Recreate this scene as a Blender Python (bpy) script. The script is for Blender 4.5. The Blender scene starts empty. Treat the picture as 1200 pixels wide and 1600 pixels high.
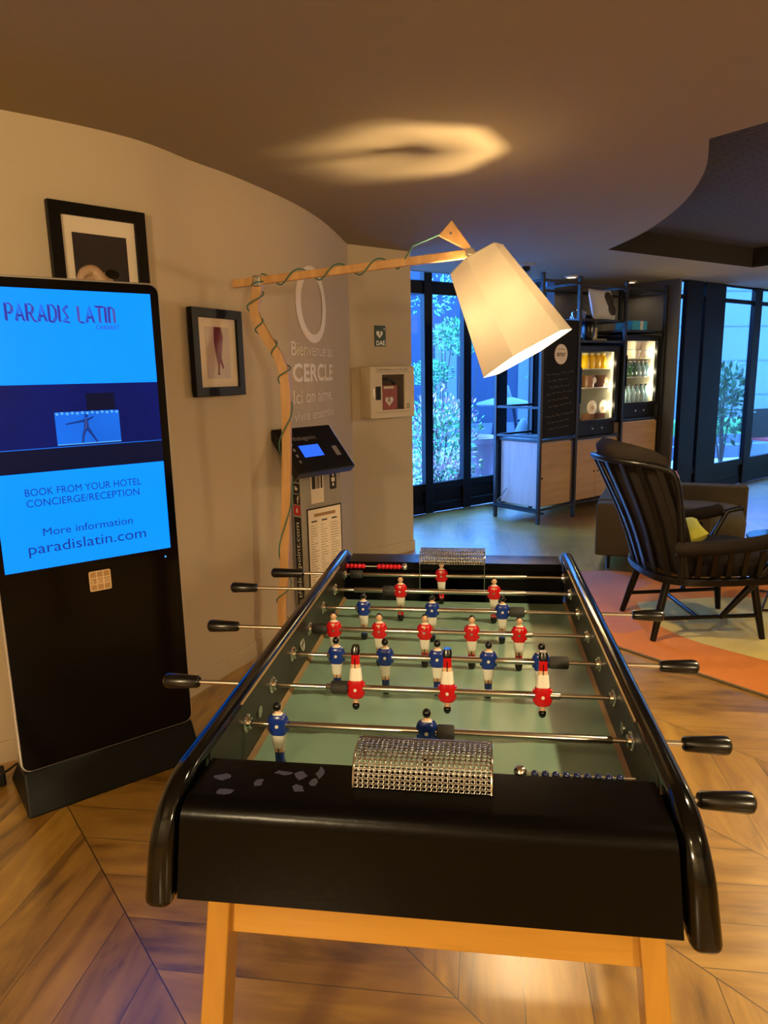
import bpy, bmesh, math, random
from mathutils import Vector, Matrix

SC = bpy.context.scene
COL = SC.collection
R = math.radians
rnd = random.Random(7)

# ------------------------------------------------------------------ camera, world, lights, exposure
cam_d = bpy.data.cameras.new('camera')
cam_d.sensor_fit = 'AUTO'
cam_d.sensor_width = 36.0
cam_d.lens = 1094.0 / 1600.0 * 36.0
cam_d.clip_start = 0.02
cam = bpy.data.objects.new('camera', cam_d)
COL.objects.link(cam)
_yaw, _pitch, _roll = R(7.762), R(11.197), R(1.1725)
_f0 = Vector((-math.sin(_yaw), math.cos(_yaw), 0)); _r0 = Vector((math.cos(_yaw), math.sin(_yaw), 0)); _u = Vector((0, 0, 1))
_fw = _f0 * math.cos(_pitch) - _u * math.sin(_pitch)
_dn = -(_u * math.cos(_pitch) + _f0 * math.sin(_pitch))
_rt = _r0 * math.cos(_roll) + _dn * math.sin(_roll)
_d2 = -_r0 * math.sin(_roll) + _dn * math.cos(_roll)
_m = Matrix((_rt, -_d2, -_fw)).transposed().to_4x4()
_m.translation = Vector((0.0714, -1.0561, 1.416))
cam.matrix_world = _m
SC.camera = cam

world = bpy.data.worlds.new('daylight'); SC.world = world; world.use_nodes = True
WORLD_COL, WORLD_STR = (0.10, 0.345, 1.0), 17.0
LAMP_COL, LAMP_W = (1.0, 0.74, 0.40), 55.0
DOWN_COL, DOWN_W = (1.0, 0.78, 0.44), 62.0
BACK_FILL_W = 14.0
FILL_GLOBE_COL, FILL_GLOBE_W = (1.0, 0.77, 0.44), 74.0
SCREEN_STR = 1.0
bg = world.node_tree.nodes['Background']
bg.inputs[0].default_value = (*WORLD_COL, 1); bg.inputs[1].default_value = WORLD_STR
SC.view_settings.view_transform = 'Standard'
SC.view_settings.look = 'None'
SC.view_settings.exposure = 0.75
SC.view_settings.gamma = 1.0
SC.view_settings.use_curve_mapping = False
SC.cycles.max_bounces = 8
SC.cycles.diffuse_bounces = 4
SC.cycles.glossy_bounces = 4
SC.cycles.transparent_max_bounces = 16
SC.cycles.sample_clamp_indirect = 4.0


def lamp(name, kind, loc, power, color, radius=0.05, target=None, spot=None, blend=0.5):
    d = bpy.data.lights.new(name, kind); d.energy = power; d.color = color
    if kind in ('POINT', 'SPOT'): d.shadow_soft_size = radius
    if kind == 'SPOT': d.spot_size = spot; d.spot_blend = blend
    o = bpy.data.objects.new(name, d); COL.objects.link(o); o.location = loc
    if target is not None:
        o.rotation_euler = (Vector(target) - Vector(loc)).to_track_quat('-Z', 'Y').to_euler()
    return o


# ------------------------------------------------------------------ materials
def lin(c):
    return tuple(((v / 255) / 12.92 if v <= 10 else (((v / 255) + 0.055) / 1.055) ** 2.4) for v in c)


class NT:
    def __init__(s, name):
        s.m = bpy.data.materials.new(name); s.m.use_nodes = True
        s.t = s.m.node_tree; s.p = s.t.nodes['Principled BSDF']; s.out = s.t.nodes['Material Output']

    def n(s, typ, **kw):
        x = s.t.nodes.new(typ)
        for k, v in kw.items(): setattr(x, k, v)
        return x

    def l(s, a, b): s.t.links.new(a, b)

    def math(s, op, a, b=None, c=None):
        x = s.n('ShaderNodeMath', operation=op)
        for i, v in enumerate((a, b, c)):
            if v is None: continue
            if isinstance(v, (int, float)): x.inputs[i].default_value = v
            else: s.l(v, x.inputs[i])
        return x.outputs[0]

    def mix(s, fac, a, b):
        x = s.n('ShaderNodeMix', data_type='RGBA')
        for i, v in ((0, fac), (6, a), (7, b)):
            if isinstance(v, (int, float)): x.inputs[i].default_value = v
            elif isinstance(v, tuple): x.inputs[i].default_value = (*v[:3], 1)
            else: s.l(v, x.inputs[i])
        return x.outputs[2]


def mat(name, col, rough=0.5, metal=0.0, spec=0.5, var=0.08, vscale=8.0, bump=0.0, bscale=60.0, coat=0.0, stretch=None, trans=0.0):
    """principled surface with procedural colour variation and grain"""
    c = lin(col)
    g = NT(name)
    tc = g.n('ShaderNodeTexCoord')
    vec = tc.outputs['Object']
    if stretch:
        mp = g.n('ShaderNodeMapping'); mp.inputs['Scale'].default_value = stretch
        g.l(vec, mp.inputs[0]); vec = mp.outputs[0]
    nz = g.n('ShaderNodeTexNoise'); nz.inputs['Scale'].default_value = vscale; nz.inputs['Detail'].default_value = 5
    g.l(vec, nz.inputs['Vector'])
    a = tuple(v * (1 - var) for v in c); b = tuple(min(1, v * (1 + var)) for v in c)
    g.l(g.mix(nz.outputs['Fac'], a, b), g.p.inputs['Base Color'])
    g.p.inputs['Roughness'].default_value = rough
    g.p.inputs['Metallic'].default_value = metal
    g.p.inputs['Specular IOR Level'].default_value = spec
    g.p.inputs['Coat Weight'].default_value = coat
    if bump:
        n2 = g.n('ShaderNodeTexNoise'); n2.inputs['Scale'].default_value = bscale; n2.inputs['Detail'].default_value = 3
        g.l(vec, n2.inputs['Vector'])
        bp = g.n('ShaderNodeBump'); bp.inputs['Strength'].default_value = bump; bp.inputs['Distance'].default_value = 0.01
        g.l(n2.outputs['Fac'], bp.inputs['Height']); g.l(bp.outputs[0], g.p.inputs['Normal'])
    return g.m


def wood(name, c1, c2, rough=0.45, stretch=(1, 1, 12), scale=3.0, spec=0.4):
    g = NT(name)
    tc = g.n('ShaderNodeTexCoord'); mp = g.n('ShaderNodeMapping'); mp.inputs['Scale'].default_value = stretch
    g.l(tc.outputs['Object'], mp.inputs[0])
    nz = g.n('ShaderNodeTexNoise'); nz.inputs['Scale'].default_value = scale; nz.inputs['Detail'].default_value = 8; nz.inputs['Distortion'].default_value = 0.6
    g.l(mp.outputs[0], nz.inputs['Vector'])
    r = g.n('ShaderNodeValToRGB'); r.color_ramp.elements[0].position = 0.3; r.color_ramp.elements[1].position = 0.72
    r.color_ramp.elements[0].color = (*lin(c1), 1); r.color_ramp.elements[1].color = (*lin(c2), 1)
    g.l(nz.outputs['Fac'], r.inputs[0]); g.l(r.outputs[0], g.p.inputs['Base Color'])
    g.p.inputs['Roughness'].default_value = rough; g.p.inputs['Specular IOR Level'].default_value = spec
    return g.m


def emit(name, col, strength, var=0.05, vscale=2.0, raw=False):
    """a lit screen: emission with slight unevenness over a dark glossy face"""
    g = NT(name); c = col if raw else lin(col)
    tc = g.n('ShaderNodeTexCoord'); nz = g.n('ShaderNodeTexNoise'); nz.inputs['Scale'].default_value = vscale
    g.l(tc.outputs['Object'], nz.inputs['Vector'])
    g.l(g.mix(nz.outputs['Fac'], tuple(v * (1 - var) for v in c), tuple(v * (1 + var) for v in c)), g.p.inputs['Emission Color'])
    g.p.inputs['Base Color'].default_value = (0.004, 0.004, 0.006, 1); g.p.inputs['Specular IOR Level'].default_value = 0.15
    g.p.inputs['Emission Strength'].default_value = strength
    g.p.inputs['Roughness'].default_value = 0.25
    return g.m


def glass_pane(name, tint=(0.9, 0.96, 1.0), refl=0.07):
    g = NT(name)
    tr = g.n('ShaderNodeBsdfTransparent'); tr.inputs[0].default_value = (*tint, 1)
    gl = g.n('ShaderNodeBsdfGlossy'); gl.inputs['Roughness'].default_value = 0.03
    lw = g.n('ShaderNodeLayerWeight'); lw.inputs[0].default_value = 0.25
    ge = g.n('ShaderNodeNewGeometry')
    f = g.math('MULTIPLY', g.math('MULTIPLY_ADD', lw.outputs['Fresnel'], 0.8, refl * 0.5), g.math('SUBTRACT', 1.0, ge.outputs['Backfacing']))
    mx = g.n('ShaderNodeMixShader'); g.l(f, mx.inputs[0]); g.l(tr.outputs[0], mx.inputs[1]); g.l(gl.outputs[0], mx.inputs[2])
    g.l(mx.outputs[0], g.out.inputs[0])
    return g.m


def floor_material():
    g = NT('oak_chevron_planks')
    tc = g.n('ShaderNodeTexCoord'); sp = g.n('ShaderNodeSeparateXYZ'); g.l(tc.outputs['Object'], sp.inputs[0])
    x, y = sp.outputs[0], sp.outputs[1]
    P = 0.731
    u = g.math('DIVIDE', g.math('ADD', g.math('ADD', x, y), 0.385), P)
    k = g.math('FLOOR', u); fu = g.math('SUBTRACT', u, k)
    odd = g.math('FLOORED_MODULO', k, 2.0)
    ev = g.math('SUBTRACT', 1.0, odd)
    ax = g.math('SUBTRACT', x, 0.034); ay = g.math('SUBTRACT', y, 0.015)
    across = g.math('ADD', g.math('MULTIPLY', ay, ev), g.math('MULTIPLY', ax, odd))
    along = g.math('ADD', g.math('MULTIPLY', x, ev), g.math('MULTIPLY', y, odd))
    pu = g.math('DIVIDE', across, 0.1505); pi = g.math('FLOOR', pu); pf = g.math('SUBTRACT', pu, pi)
    e1 = g.math('LESS_THAN', g.math('MINIMUM', pf, g.math('SUBTRACT', 1.0, pf)), 0.007)
    e2 = g.math('LESS_THAN', g.math('MINIMUM', fu, g.math('SUBTRACT', 1.0, fu)), 0.0028)
    seam = g.math('MAXIMUM', e1, e2)
    wn = g.n('ShaderNodeTexWhiteNoise', noise_dimensions='2D'); cv = g.n('ShaderNodeCombineXYZ'); g.l(pi, cv.inputs[0]); g.l(k, cv.inputs[1]); g.l(cv.outputs[0], wn.inputs['Vector'])
    gv = g.n('ShaderNodeCombineXYZ')
    g.l(g.math('MULTIPLY', along, 2.2), gv.inputs[0]); g.l(g.math('MULTIPLY', across, 15.0), gv.inputs[1]); g.l(g.math('MULTIPLY', wn.outputs['Value'], 31.0), gv.inputs[2])
    nz = g.n('ShaderNodeTexNoise'); nz.inputs['Scale'].default_value = 1.0; nz.inputs['Detail'].default_value = 7; nz.inputs['Distortion'].default_value = 0.9; nz.inputs['Roughness'].default_value = 0.6
    g.l(gv.outputs[0], nz.inputs['Vector'])
    gv2 = g.n('ShaderNodeCombineXYZ')
    g.l(g.math('MULTIPLY', along, 1.6), gv2.inputs[0]); g.l(g.math('MULTIPLY', across, 5.0), gv2.inputs[1]); g.l(g.math('MULTIPLY', wn.outputs['Value'], 77.0), gv2.inputs[2])
    nb = g.n('ShaderNodeTexNoise'); nb.inputs['Scale'].default_value = 1.7; nb.inputs['Detail'].default_value = 3; nb.inputs['Distortion'].default_value = 1.6
    g.l(gv2.outputs[0], nb.inputs['Vector'])
    t = g.math('ADD', g.math('MULTIPLY', nz.outputs['Fac'], 0.55), g.math('ADD', g.math('MULTIPLY', nb.outputs['Fac'], 0.4), g.math('MULTIPLY', g.math('SUBTRACT', wn.outputs['Value'], 0.5), 0.12)))
    r = g.n('ShaderNodeValToRGB')
    els = r.color_ramp.elements; els[0].position = 0.30; els[1].position = 0.66
    els[0].color = (*lin((88, 60, 14)), 1); els[1].color = (*lin((188, 144, 54)), 1)
    e = els.new(0.42); e.color = (*lin((146, 106, 34)), 1)
    g.l(t, r.inputs[0])
    g.l(g.mix(seam, r.outputs[0], lin((44, 28, 14))), g.p.inputs['Base Color'])
    g.l(g.math('MULTIPLY_ADD', nz.outputs['Fac'], 0.12, 0.24), g.p.inputs['Roughness'])
    bp = g.n('ShaderNodeBump'); bp.inputs['Strength'].default_value = 0.02; bp.inputs['Distance'].default_value = 0.004
    g.l(g.math('SUBTRACT', nz.outputs['Fac'], seam), bp.inputs['Height']); g.l(bp.outputs[0], g.p.inputs['Normal'])
    g.p.inputs['Specular IOR Level'].default_value = 0.8
    g.p.inputs['Coat Weight'].default_value = 1.0; g.p.inputs['Coat IOR'].default_value = 1.65; g.p.inputs['Coat Roughness'].default_value = 0.33
    return g.m


def tile_material(name, c1, c2):
    g = NT(name)
    tc = g.n('ShaderNodeTexCoord'); mp = g.n('ShaderNodeMapping'); mp.inputs['Rotation'].default_value = (0, 0, R(45))
    g.l(tc.outputs['Object'], mp.inputs[0])
    b = g.n('ShaderNodeTexBrick'); b.inputs['Scale'].default_value = 1.0
    b.inputs['Brick Width'].default_value = 0.12; b.inputs['Row Height'].default_value = 0.05; b.inputs['Mortar Size'].default_value = 0.006
    b.inputs['Color1'].default_value = (*lin(c1), 1); b.inputs['Color2'].default_value = (*lin(c1), 1); b.inputs['Mortar'].default_value = (*lin(c2), 1)
    g.l(mp.outputs[0], b.inputs['Vector']); g.l(b.outputs['Color'], g.p.inputs['Base Color'])
    g.p.inputs['Roughness'].default_value = 0.9
    return g.m


def shade_material():
    g = NT('lamp_shade_fabric')
    tc = g.n('ShaderNodeTexCoord'); nz = g.n('ShaderNodeTexNoise'); nz.inputs['Scale'].default_value = 180
    g.l(tc.outputs['Object'], nz.inputs['Vector'])
    col = g.mix(nz.outputs['Fac'], lin((236, 226, 205)), lin((246, 238, 220)))
    df = g.n('ShaderNodeBsdfDiffuse'); tl = g.n('ShaderNodeBsdfTranslucent')
    g.l(col, df.inputs[0]); g.l(g.mix(0.5, col, lin((255, 200, 124))), tl.inputs[0])
    mx = g.n('ShaderNodeMixShader'); mx.inputs[0].default_value = SHADE_T
    g.l(df.outputs[0], mx.inputs[1]); g.l(tl.outputs[0], mx.inputs[2])
    tr = g.n('ShaderNodeBsdfTransparent'); m2 = g.n('ShaderNodeMixShader'); m2.inputs[0].default_value = 0.006   # loose weave
    g.l(mx.outputs[0], m2.inputs[1]); g.l(tr.outputs[0], m2.inputs[2]); g.l(m2.outputs[0], g.out.inputs[0])
    return g.m


SHADE_T = 0.0070
M = {}
M['floor'] = floor_material()
M['wall'] = mat('beige_wall_paint', (200, 182, 152), 0.75, var=0.03, vscale=3, bump=0.05, bscale=120)
M['ceil'] = mat('taupe_ceiling_paint', (138, 121, 92), 0.85, var=0.03, vscale=2, bump=0.04, bscale=150)
M['recess'] = tile_material('dark_acoustic_tiles', (58, 48, 40), (30, 25, 20))
M['recess_side'] = mat('recess_lining', (34, 28, 24), 0.85, spec=0.2)
M['darkwall'] = mat('dark_grey_wall', (74, 72, 74), 0.8, var=0.04)
M['frame_dark'] = mat('dark_aluminium', (8, 8, 9), 0.45, spec=0.15, var=0.05)
M['glass'] = glass_pane('window_glass')
M['black'] = mat('black_lacquer', (4, 4, 4), 0.12, spec=0.4, var=0.2, vscale=5, bump=0.015, bscale=40)
M['black_worn'] = mat('black_worn_lacquer', (5, 4, 4), 0.24, spec=0.14, var=0.4, vscale=14, bump=0.03, bscale=60)
M['black_matte'] = mat('black_matte_plastic', (10, 10, 10), 0.5, spec=0.25, var=0.1)
M['hood'] = mat('hood_steel', (150, 145, 138), 0.27, metal=1.0, var=0.06)
M['chrome'] = mat('chrome', (215, 210, 202), 0.14, metal=1.0, var=0.04)
M['steel'] = mat('brushed_steel', (190, 182, 170), 0.24, metal=1.0, var=0.06, vscale=20)
M['rubber'] = mat('dark_rubber', (44, 42, 40), 0.7)
M['grip'] = mat('black_handle_plastic', (9, 9, 9), 0.25, spec=0.5)
M['field'] = mat('green_playfield', (136, 168, 146), 0.32, spec=0.5, var=0.16, vscale=7, bump=0.01)
M['inner'] = mat('dark_green_inner_side', (34, 28, 18), 0.4, spec=0.35, var=0.25, vscale=9)
M['strip'] = wood('worn_wood_strip', (120, 92, 56), (176, 146, 100), 0.5, (12, 1, 12))
M['beech'] = wood('varnished_beech', (170, 120, 42), (190, 140, 58), 0.35, (12, 1, 1.2), 2.5)
M['beech_h'] = wood('varnished_beech_rail', (170, 120, 42), (190, 140, 58), 0.35, (1.2, 12, 12), 2.5)
M['oak'] = wood('oak_veneer', (156, 122, 82), (178, 142, 98), 0.45, (1, 1, 10), 2.0)
M['pale_side'] = wood('pale_laminate', (176, 158, 150), (190, 172, 164), 0.5, (14, 14, 1), 2.0)
M['lampwood'] = wood('lamp_ash_wood', (186, 136, 80), (214, 168, 108), 0.4, (6, 6, 1), 4.0)
M['red'] = mat('red_enamel', (186, 20, 24), 0.2, spec=0.5)
M['blue'] = mat('blue_enamel', (22, 48, 128), 0.2, spec=0.5)
M['white'] = mat('white_enamel', (222, 216, 200), 0.25, spec=0.5)
M['skin'] = mat('painted_skin', (214, 170, 130), 0.3)
M['hair'] = mat('painted_black_hair', (10, 10, 11), 0.2)
M['redbead'] = mat('red_bead', (196, 18, 34), 0.2)
M['bluebead'] = mat('dark_blue_bead', (24, 34, 74), 0.15)
M['shade'] = shade_material()
M['cord'] = mat('teal_fabric_cord', (70, 112, 98), 0.8, bump=0.2, bscale=400)
M['silver'] = mat('silver_trim', (196, 190, 184), 0.3, metal=0.7)
M['kiosk_black'] = mat('kiosk_black_glass', (4, 4, 5), 0.12, spec=0.25, var=0.1)
M['kiosk_base'] = mat('kiosk_dark_grey_metal', (12, 13, 13), 0.45, spec=0.2, var=0.06)
M['screen_hi'] = emit('screen_blue', (0, 0.20, 1.0), SCREEN_STR, var=0.1, vscale=1.6, raw=True)
M['screen_mid'] = emit('screen_dark_blue', (2, 18, 92), 0.6, var=0.75, vscale=4.0)
M['screen_bar'] = emit('screen_navy', (3, 12, 44), 0.6, var=0.3)
M['screen_dim'] = emit('screen_picture_blue', (20, 110, 235), 0.6, var=0.25, vscale=6)
M['screen_light'] = emit('screen_light_blue', (90, 180, 255), 0.6)
M['screen_ink'] = emit('screen_ink', (20, 60, 150), 0.5)
M['screen_logo'] = emit('screen_logo_violet', (60, 64, 170), 0.5)
M['gold'] = mat('gold_sticker', (178, 140, 92), 0.4, metal=0.3)
M['goldline'] = mat('sticker_pale_line', (232, 206, 166), 0.5)
M['frame_black'] = mat('black_picture_frame', (14, 10, 8), 0.4, spec=0.2, var=0.15)
M['paper'] = mat('cream_mount_paper', (240, 224, 200), 0.7, var=0.02)
M['photo_dark'] = mat('dark_photograph', (52, 46, 48), 0.3, var=0.5, vscale=5)
M['photo_pale'] = mat('pale_photograph', (206, 186, 172), 0.4, var=0.05)
M['photo_skin'] = mat('photograph_skin', (190, 156, 124), 0.4, var=0.2)
M['photo_red'] = mat('photograph_dark_red', (118, 26, 26), 0.4, var=0.3)
M['vinyl'] = mat('pale_vinyl_lettering', (250, 238, 220), 0.6, var=0.03)
M['vinyl_thin'] = mat('pale_vinyl_thin', (250, 238, 220), 0.6, var=0.03)
M['green_sign'] = mat('dark_green_sign', (8, 50, 42), 0.5)
M['offwhite'] = mat('off_white_steel', (214, 196, 166), 0.45, var=0.03)
M['aed_inner'] = mat('cabinet_inside', (120, 100, 80), 0.6)
M['aed_red'] = mat('red_defibrillator_case', (150, 26, 34), 0.45)
M['aed_dark'] = mat('dark_ink', (40, 34, 30), 0.6)
M['bag_grey'] = mat('grey_powder_coat', (150, 142, 130), 0.5, var=0.03)
M['bag_black'] = mat('black_terminal_head', (9, 9, 12), 0.3)
M['lcd'] = emit('terminal_lcd', (40, 90, 250), 1.0)
M['chair_wood'] = mat('black_stained_wood', (10, 8, 7), 0.32, spec=0.25, var=0.2)
M['chair_fab'] = mat('dark_brown_fabric', (30, 25, 21), 0.9, spec=0.08, var=0.12, vscale=30, bump=0.2, bscale=500)
M['sofa_fab'] = mat('olive_grey_fabric', (76, 68, 52), 0.9, spec=0.1, var=0.08, vscale=30, bump=0.2, bscale=500)
M['yellow'] = mat('lime_cushion_fabric', (196, 190, 70), 0.85, var=0.06, bump=0.15, bscale=300)
M['salmon'] = mat('salmon_cushion_fabric', (190, 96, 74), 0.85, var=0.2, vscale=30, bump=0.15, bscale=300)
M['rug_orange'] = mat('rug_orange_pile', (194, 114, 36), 0.95, var=0.08, vscale=14, bump=0.3, bscale=700)
M['rug_yellow'] = mat('rug_straw_pile', (190, 172, 96), 0.95, var=0.06, vscale=14, bump=0.3, bscale=700)
M['rug_pink'] = mat('rug_salmon_pile', (178, 110, 78), 0.95, var=0.08, vscale=14, bump=0.3, bscale=700)
M['rug_edge'] = mat('rug_edge', (90, 78, 60), 0.95)
M['metal_black'] = mat('black_metal_tube', (15, 16, 20), 0.38, spec=0.5)
M['chalk'] = mat('chalkboard', (22, 18, 17), 0.75, spec=0.2, var=0.15, vscale=4)
M['chalk_ink'] = mat('chalk_writing', (128, 118, 108), 0.9)
M['fridge_in'] = mat('fridge_liner', (186, 184, 164), 0.5)
M['juice'] = mat('orange_juice', (244, 196, 0), 0.4, spec=0.2)
M['juice_cap'] = mat('pale_lid', (216, 206, 150), 0.4)
M['pot'] = mat('amber_dessert_pot', (120, 78, 36), 0.35)
M['cream'] = mat('cream_label', (228, 212, 190), 0.5)
M['green_glass'] = mat('green_glass_bottle', (28, 66, 34), 0.12, spec=0.6)
M['water'] = mat('clear_water_bottle', (120, 150, 160), 0.12, spec=0.6)
M['jarglass'] = glass_pane('bell_jar_glass', (0.93, 0.97, 1.0), 0.4)
M['cushion_white'] = mat('white_print_cushion', (180, 180, 186), 0.8)
M['fridge_led'] = emit('fridge_strip_light', (255, 226, 170), 1.6)
M['down_led'] = emit('downlight_diffuser', (255, 226, 180), 5.0)
M['terrace'] = mat('pale_terrace_paving', (166, 158, 176), 0.7, var=0.06, vscale=1.5)
M['facade'] = mat('pale_facade_panels', (80, 88, 92), 0.7, var=0.05, vscale=1.0)
M['facade_dark'] = mat('dark_facade_panels', (14, 32, 54), 0.7, var=0.12, vscale=0.8)
M['leaf'] = mat('green_leaves', (104, 172, 104), 0.5, var=0.5, vscale=5)
M['leaf_pale'] = mat('pale_tip_leaves', (250, 170, 180), 0.55, var=0.3, vscale=6)
M['leaf_dark'] = mat('dark_leaves', (40, 88, 44), 0.55, var=0.5, vscale=5)
M['stem'] = mat('brown_stem', (58, 44, 32), 0.8)
M['terracotta'] = mat('pale_stone_planter', (168, 134, 136), 0.8, var=0.06)
M['lawn'] = mat('lawn_grass', (76, 132, 66), 0.9, var=0.3, vscale=20, bump=0.3, bscale=90)
M['outwall'] = mat('low_grey_wall', (72, 76, 86), 0.8)
M['chartline'] = mat('printed_grey_text', (176, 156, 130), 0.7)
M['darkink'] = mat('printed_black', (26, 22, 20), 0.6)
M['sign_red'] = mat('printed_red', (176, 34, 40), 0.6)
M['glass_top'] = mat('teal_table_top', (24, 58, 56), 0.1, spec=0.6)
M['cable'] = mat('black_cable', (18, 16, 14), 0.5)
M['residue_glint'] = mat('sticker_residue_glint', (58, 58, 76), 0.45)  # bluish tint stands for a reflection on the sticker remains
M['bulb'] = None


def bulb_material():
    g = NT('frosted_bulb_glass')
    tr = g.n('ShaderNodeBsdfTransparent'); em = g.n('ShaderNodeEmission'); em.inputs[0].default_value = (1, 0.8, 0.5, 1); em.inputs[1].default_value = 6
    mx = g.n('ShaderNodeMixShader'); mx.inputs[0].default_value = 0.15
    g.l(tr.outputs[0], mx.inputs[1]); g.l(em.outputs[0], mx.inputs[2]); g.l(mx.outputs[0], g.out.inputs[0])
    return g.m


M['bulb'] = bulb_material()

# ------------------------------------------------------------------ mesh helpers
ROOT = {}          # object name -> world matrix of its top-level thing


def frame_mat(origin, heading=0.0):
    """local x along the heading (degrees), local y to its left, z up"""
    return Matrix.Translation(Vector(origin)) @ Matrix.Rotation(R(heading), 4, 'Z')


def thing(name, loc, label, cat, heading=0.0, group=None):
    o = bpy.data.objects.new(name, None); COL.objects.link(o)
    o.empty_display_size = 0.1
    o.location = loc; o.rotation_euler = (0, 0, R(heading))
    ROOT[o.name] = frame_mat(loc, heading)
    o['label'] = label; o['category'] = cat
    if group: o['group'] = group
    return o


class MB:
    """collects shapes (in a local frame X) and links them as one mesh object"""

    def __init__(s, X=None):
        s.v = []; s.f = []; s.mi = []; s.X = X or Matrix.Identity(4); s.cur = 0

    def add(s, vs, fs, m=None):
        b = len(s.v)
        s.v += [s.X @ Vector(p) for p in vs]
        s.f += [tuple(i + b for i in f) for f in fs]
        s.mi += [s.cur if m is None else m] * len(fs)
        return s

    def box(s, lo, hi, m=None):
        x0, y0, z0 = lo; x1, y1, z1 = hi
        vs = [(x0, y0, z0), (x1, y0, z0), (x1, y1, z0), (x0, y1, z0), (x0, y0, z1), (x1, y0, z1), (x1, y1, z1), (x0, y1, z1)]
        return s.add(vs, [(0, 3, 2, 1), (4, 5, 6, 7), (0, 1, 5, 4), (1, 2, 6, 5), (2, 3, 7, 6), (3, 0, 4, 7)], m)

    def cbox(s, c, d, m=None):
        return s.box([c[i] - d[i] / 2 for i in range(3)], [c[i] + d[i] / 2 for i in range(3)], m)

    def hexa(s, b, t, m=None):
        """eight corners: bottom four then top four"""
        return s.add(list(b) + list(t), [(0, 3, 2, 1), (4, 5, 6, 7), (0, 1, 5, 4), (1, 2, 6, 5), (2, 3, 7, 6), (3, 0, 4, 7)], m)

    def bar(s, p, q, w, h, up=(0, 0, 1), m=None):
        p = Vector(p); q = Vector(q); d = (q - p).normalized(); a = d.cross(Vector(up))
        if a.length < 1e-4: a = d.cross(Vector((1, 0, 0)))
        a.normalize(); b = a.cross(d)
        def r(c): return [c - a * w / 2 - b * h / 2, c + a * w / 2 - b * h / 2, c + a * w / 2 + b * h / 2, c - a * w / 2 + b * h / 2]
        return s.hexa(r(p), r(q), m)

    def prism(s, poly, axis, a0, a1, m=None, f=None):
        """polygon swept along an axis; f(a, p) may shift each point"""
        n = len(poly); vs = []
        for a in (a0, a1):
            for p in poly:
                q = {'x': (a, p[0], p[1]), 'y': (p[0], a, p[1]), 'z': (p[0], p[1], a)}[axis]
                vs.append(q)
        fs = [tuple(range(n))[::-1], tuple(range(n, 2 * n))] + [(i, (i + 1) % n, n + (i + 1) % n, n + i) for i in range(n)]
        return s.add(vs, fs, m)

    def cyl(s, p, q, r0, r1=None, n=16, m=None, caps=True):
        return s.path([p, q], [r0, r0 if r1 is None else r1], n, m, caps)

    def path(s, pts, rad, n=10, m=None, caps=True, closed=False, flat=None):
        """tube through points; rad a number or one per point; flat=(w,h) gives a rectangular strip"""
        pts = [Vector(p) for p in pts]; k = len(pts)
        if not isinstance(rad, (list, tuple)): rad = [rad] * k
        tan = []
        for i in range(k):
            a = pts[(i - 1) % k] if (closed or i > 0) else pts[i]; b = pts[(i + 1) % k] if (closed or i < k - 1) else pts[i]
            t = b - a; tan.append(t.normalized() if t.length > 1e-9 else (tan[-1] if tan else Vector((0, 0, 1))))
        u = tan[0].orthogonal().normalized() if flat is None else (Vector(flat[2]) - tan[0] * Vector(flat[2]).dot(tan[0])).normalized()
        rings = []
        for i in range(k):
            if i:
                u = u - tan[i] * u.dot(tan[i])
                u = u.normalized() if u.length > 1e-6 else tan[i].orthogonal().normalized()
            w = tan[i].cross(u)
            if flat is None:
                rings.append([pts[i] + (u * math.cos(2 * math.pi * j / n) + w * math.sin(2 * math.pi * j / n)) * rad[i] for j in range(n)])
            else:
                a, b = flat[0] / 2, flat[1] / 2
                rings.append([pts[i] + u * sx * a + w * sy * b for sx, sy in ((-1, -1), (1, -1), (1, 1), (-1, 1))])
        nn = len(rings[0]); vs = [p for r in rings for p in r]; fs = []
        for i in range(k if closed else k - 1):
            j = (i + 1) % k
            fs += [(i * nn + a, i * nn + (a + 1) % nn, j * nn + (a + 1) % nn, j * nn + a) for a in range(nn)]
        if caps and not closed:
            fs += [tuple(range(nn))[::-1], tuple((k - 1) * nn + a for a in range(nn))]
        return s.add(vs, fs, m)

    def lathe(s, prof, c=(0, 0, 0), n=24, m=None, ax='z', ms=None):
        """profile of (radius, height) turned about an axis"""
        vs = []; fs = []; c = Vector(c)
        for r, h in prof:
            for j in range(n):
                a = 2 * math.pi * j / n; x, y = r * math.cos(a), r * math.sin(a)
                vs.append(c + Vector({'z': (x, y, h), 'x': (h, x, y), 'y': (y, h, x)}[ax]))
        k = len(prof); mm = []
        for i in range(k - 1):
            for j in range(n):
                fs.append((i * n + j, i * n + (j + 1) % n, (i + 1) * n + (j + 1) % n, (i + 1) * n + j)); mm.append((ms[i] if ms else m))
        fs.append(tuple(range(n))[::-1]); mm.append(ms[0] if ms else m)
        fs.append(tuple((k - 1) * n + j for j in range(n))); mm.append(ms[-1] if ms else m)
        b = len(s.v); s.v += [s.X @ p for p in vs]; s.f += [tuple(i + b for i in f) for f in fs]
        s.mi += [s.cur if x is None else x for x in mm]
        return s

    def ball(s, c, r, n=14, m=None, sc=(1, 1, 1)):
        k = max(6, n // 2 + 1); vs = []; fs = []; c = Vector(c)
        for i in range(1, k):
            t = math.pi * i / k
            for j in range(n):
                a = 2 * math.pi * j / n
                vs.append(c + Vector((r * sc[0] * math.sin(t) * math.cos(a), r * sc[1] * math.sin(t) * math.sin(a), r * sc[2] * math.cos(t))))
        top = len(vs); vs += [c + Vector((0, 0, r * sc[2])), c - Vector((0, 0, r * sc[2]))]
        for i in range(k - 2):
            fs += [(i * n + j, (i + 1) * n + j, (i + 1) * n + (j + 1) % n, i * n + (j + 1) % n) for j in range(n)]
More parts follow.
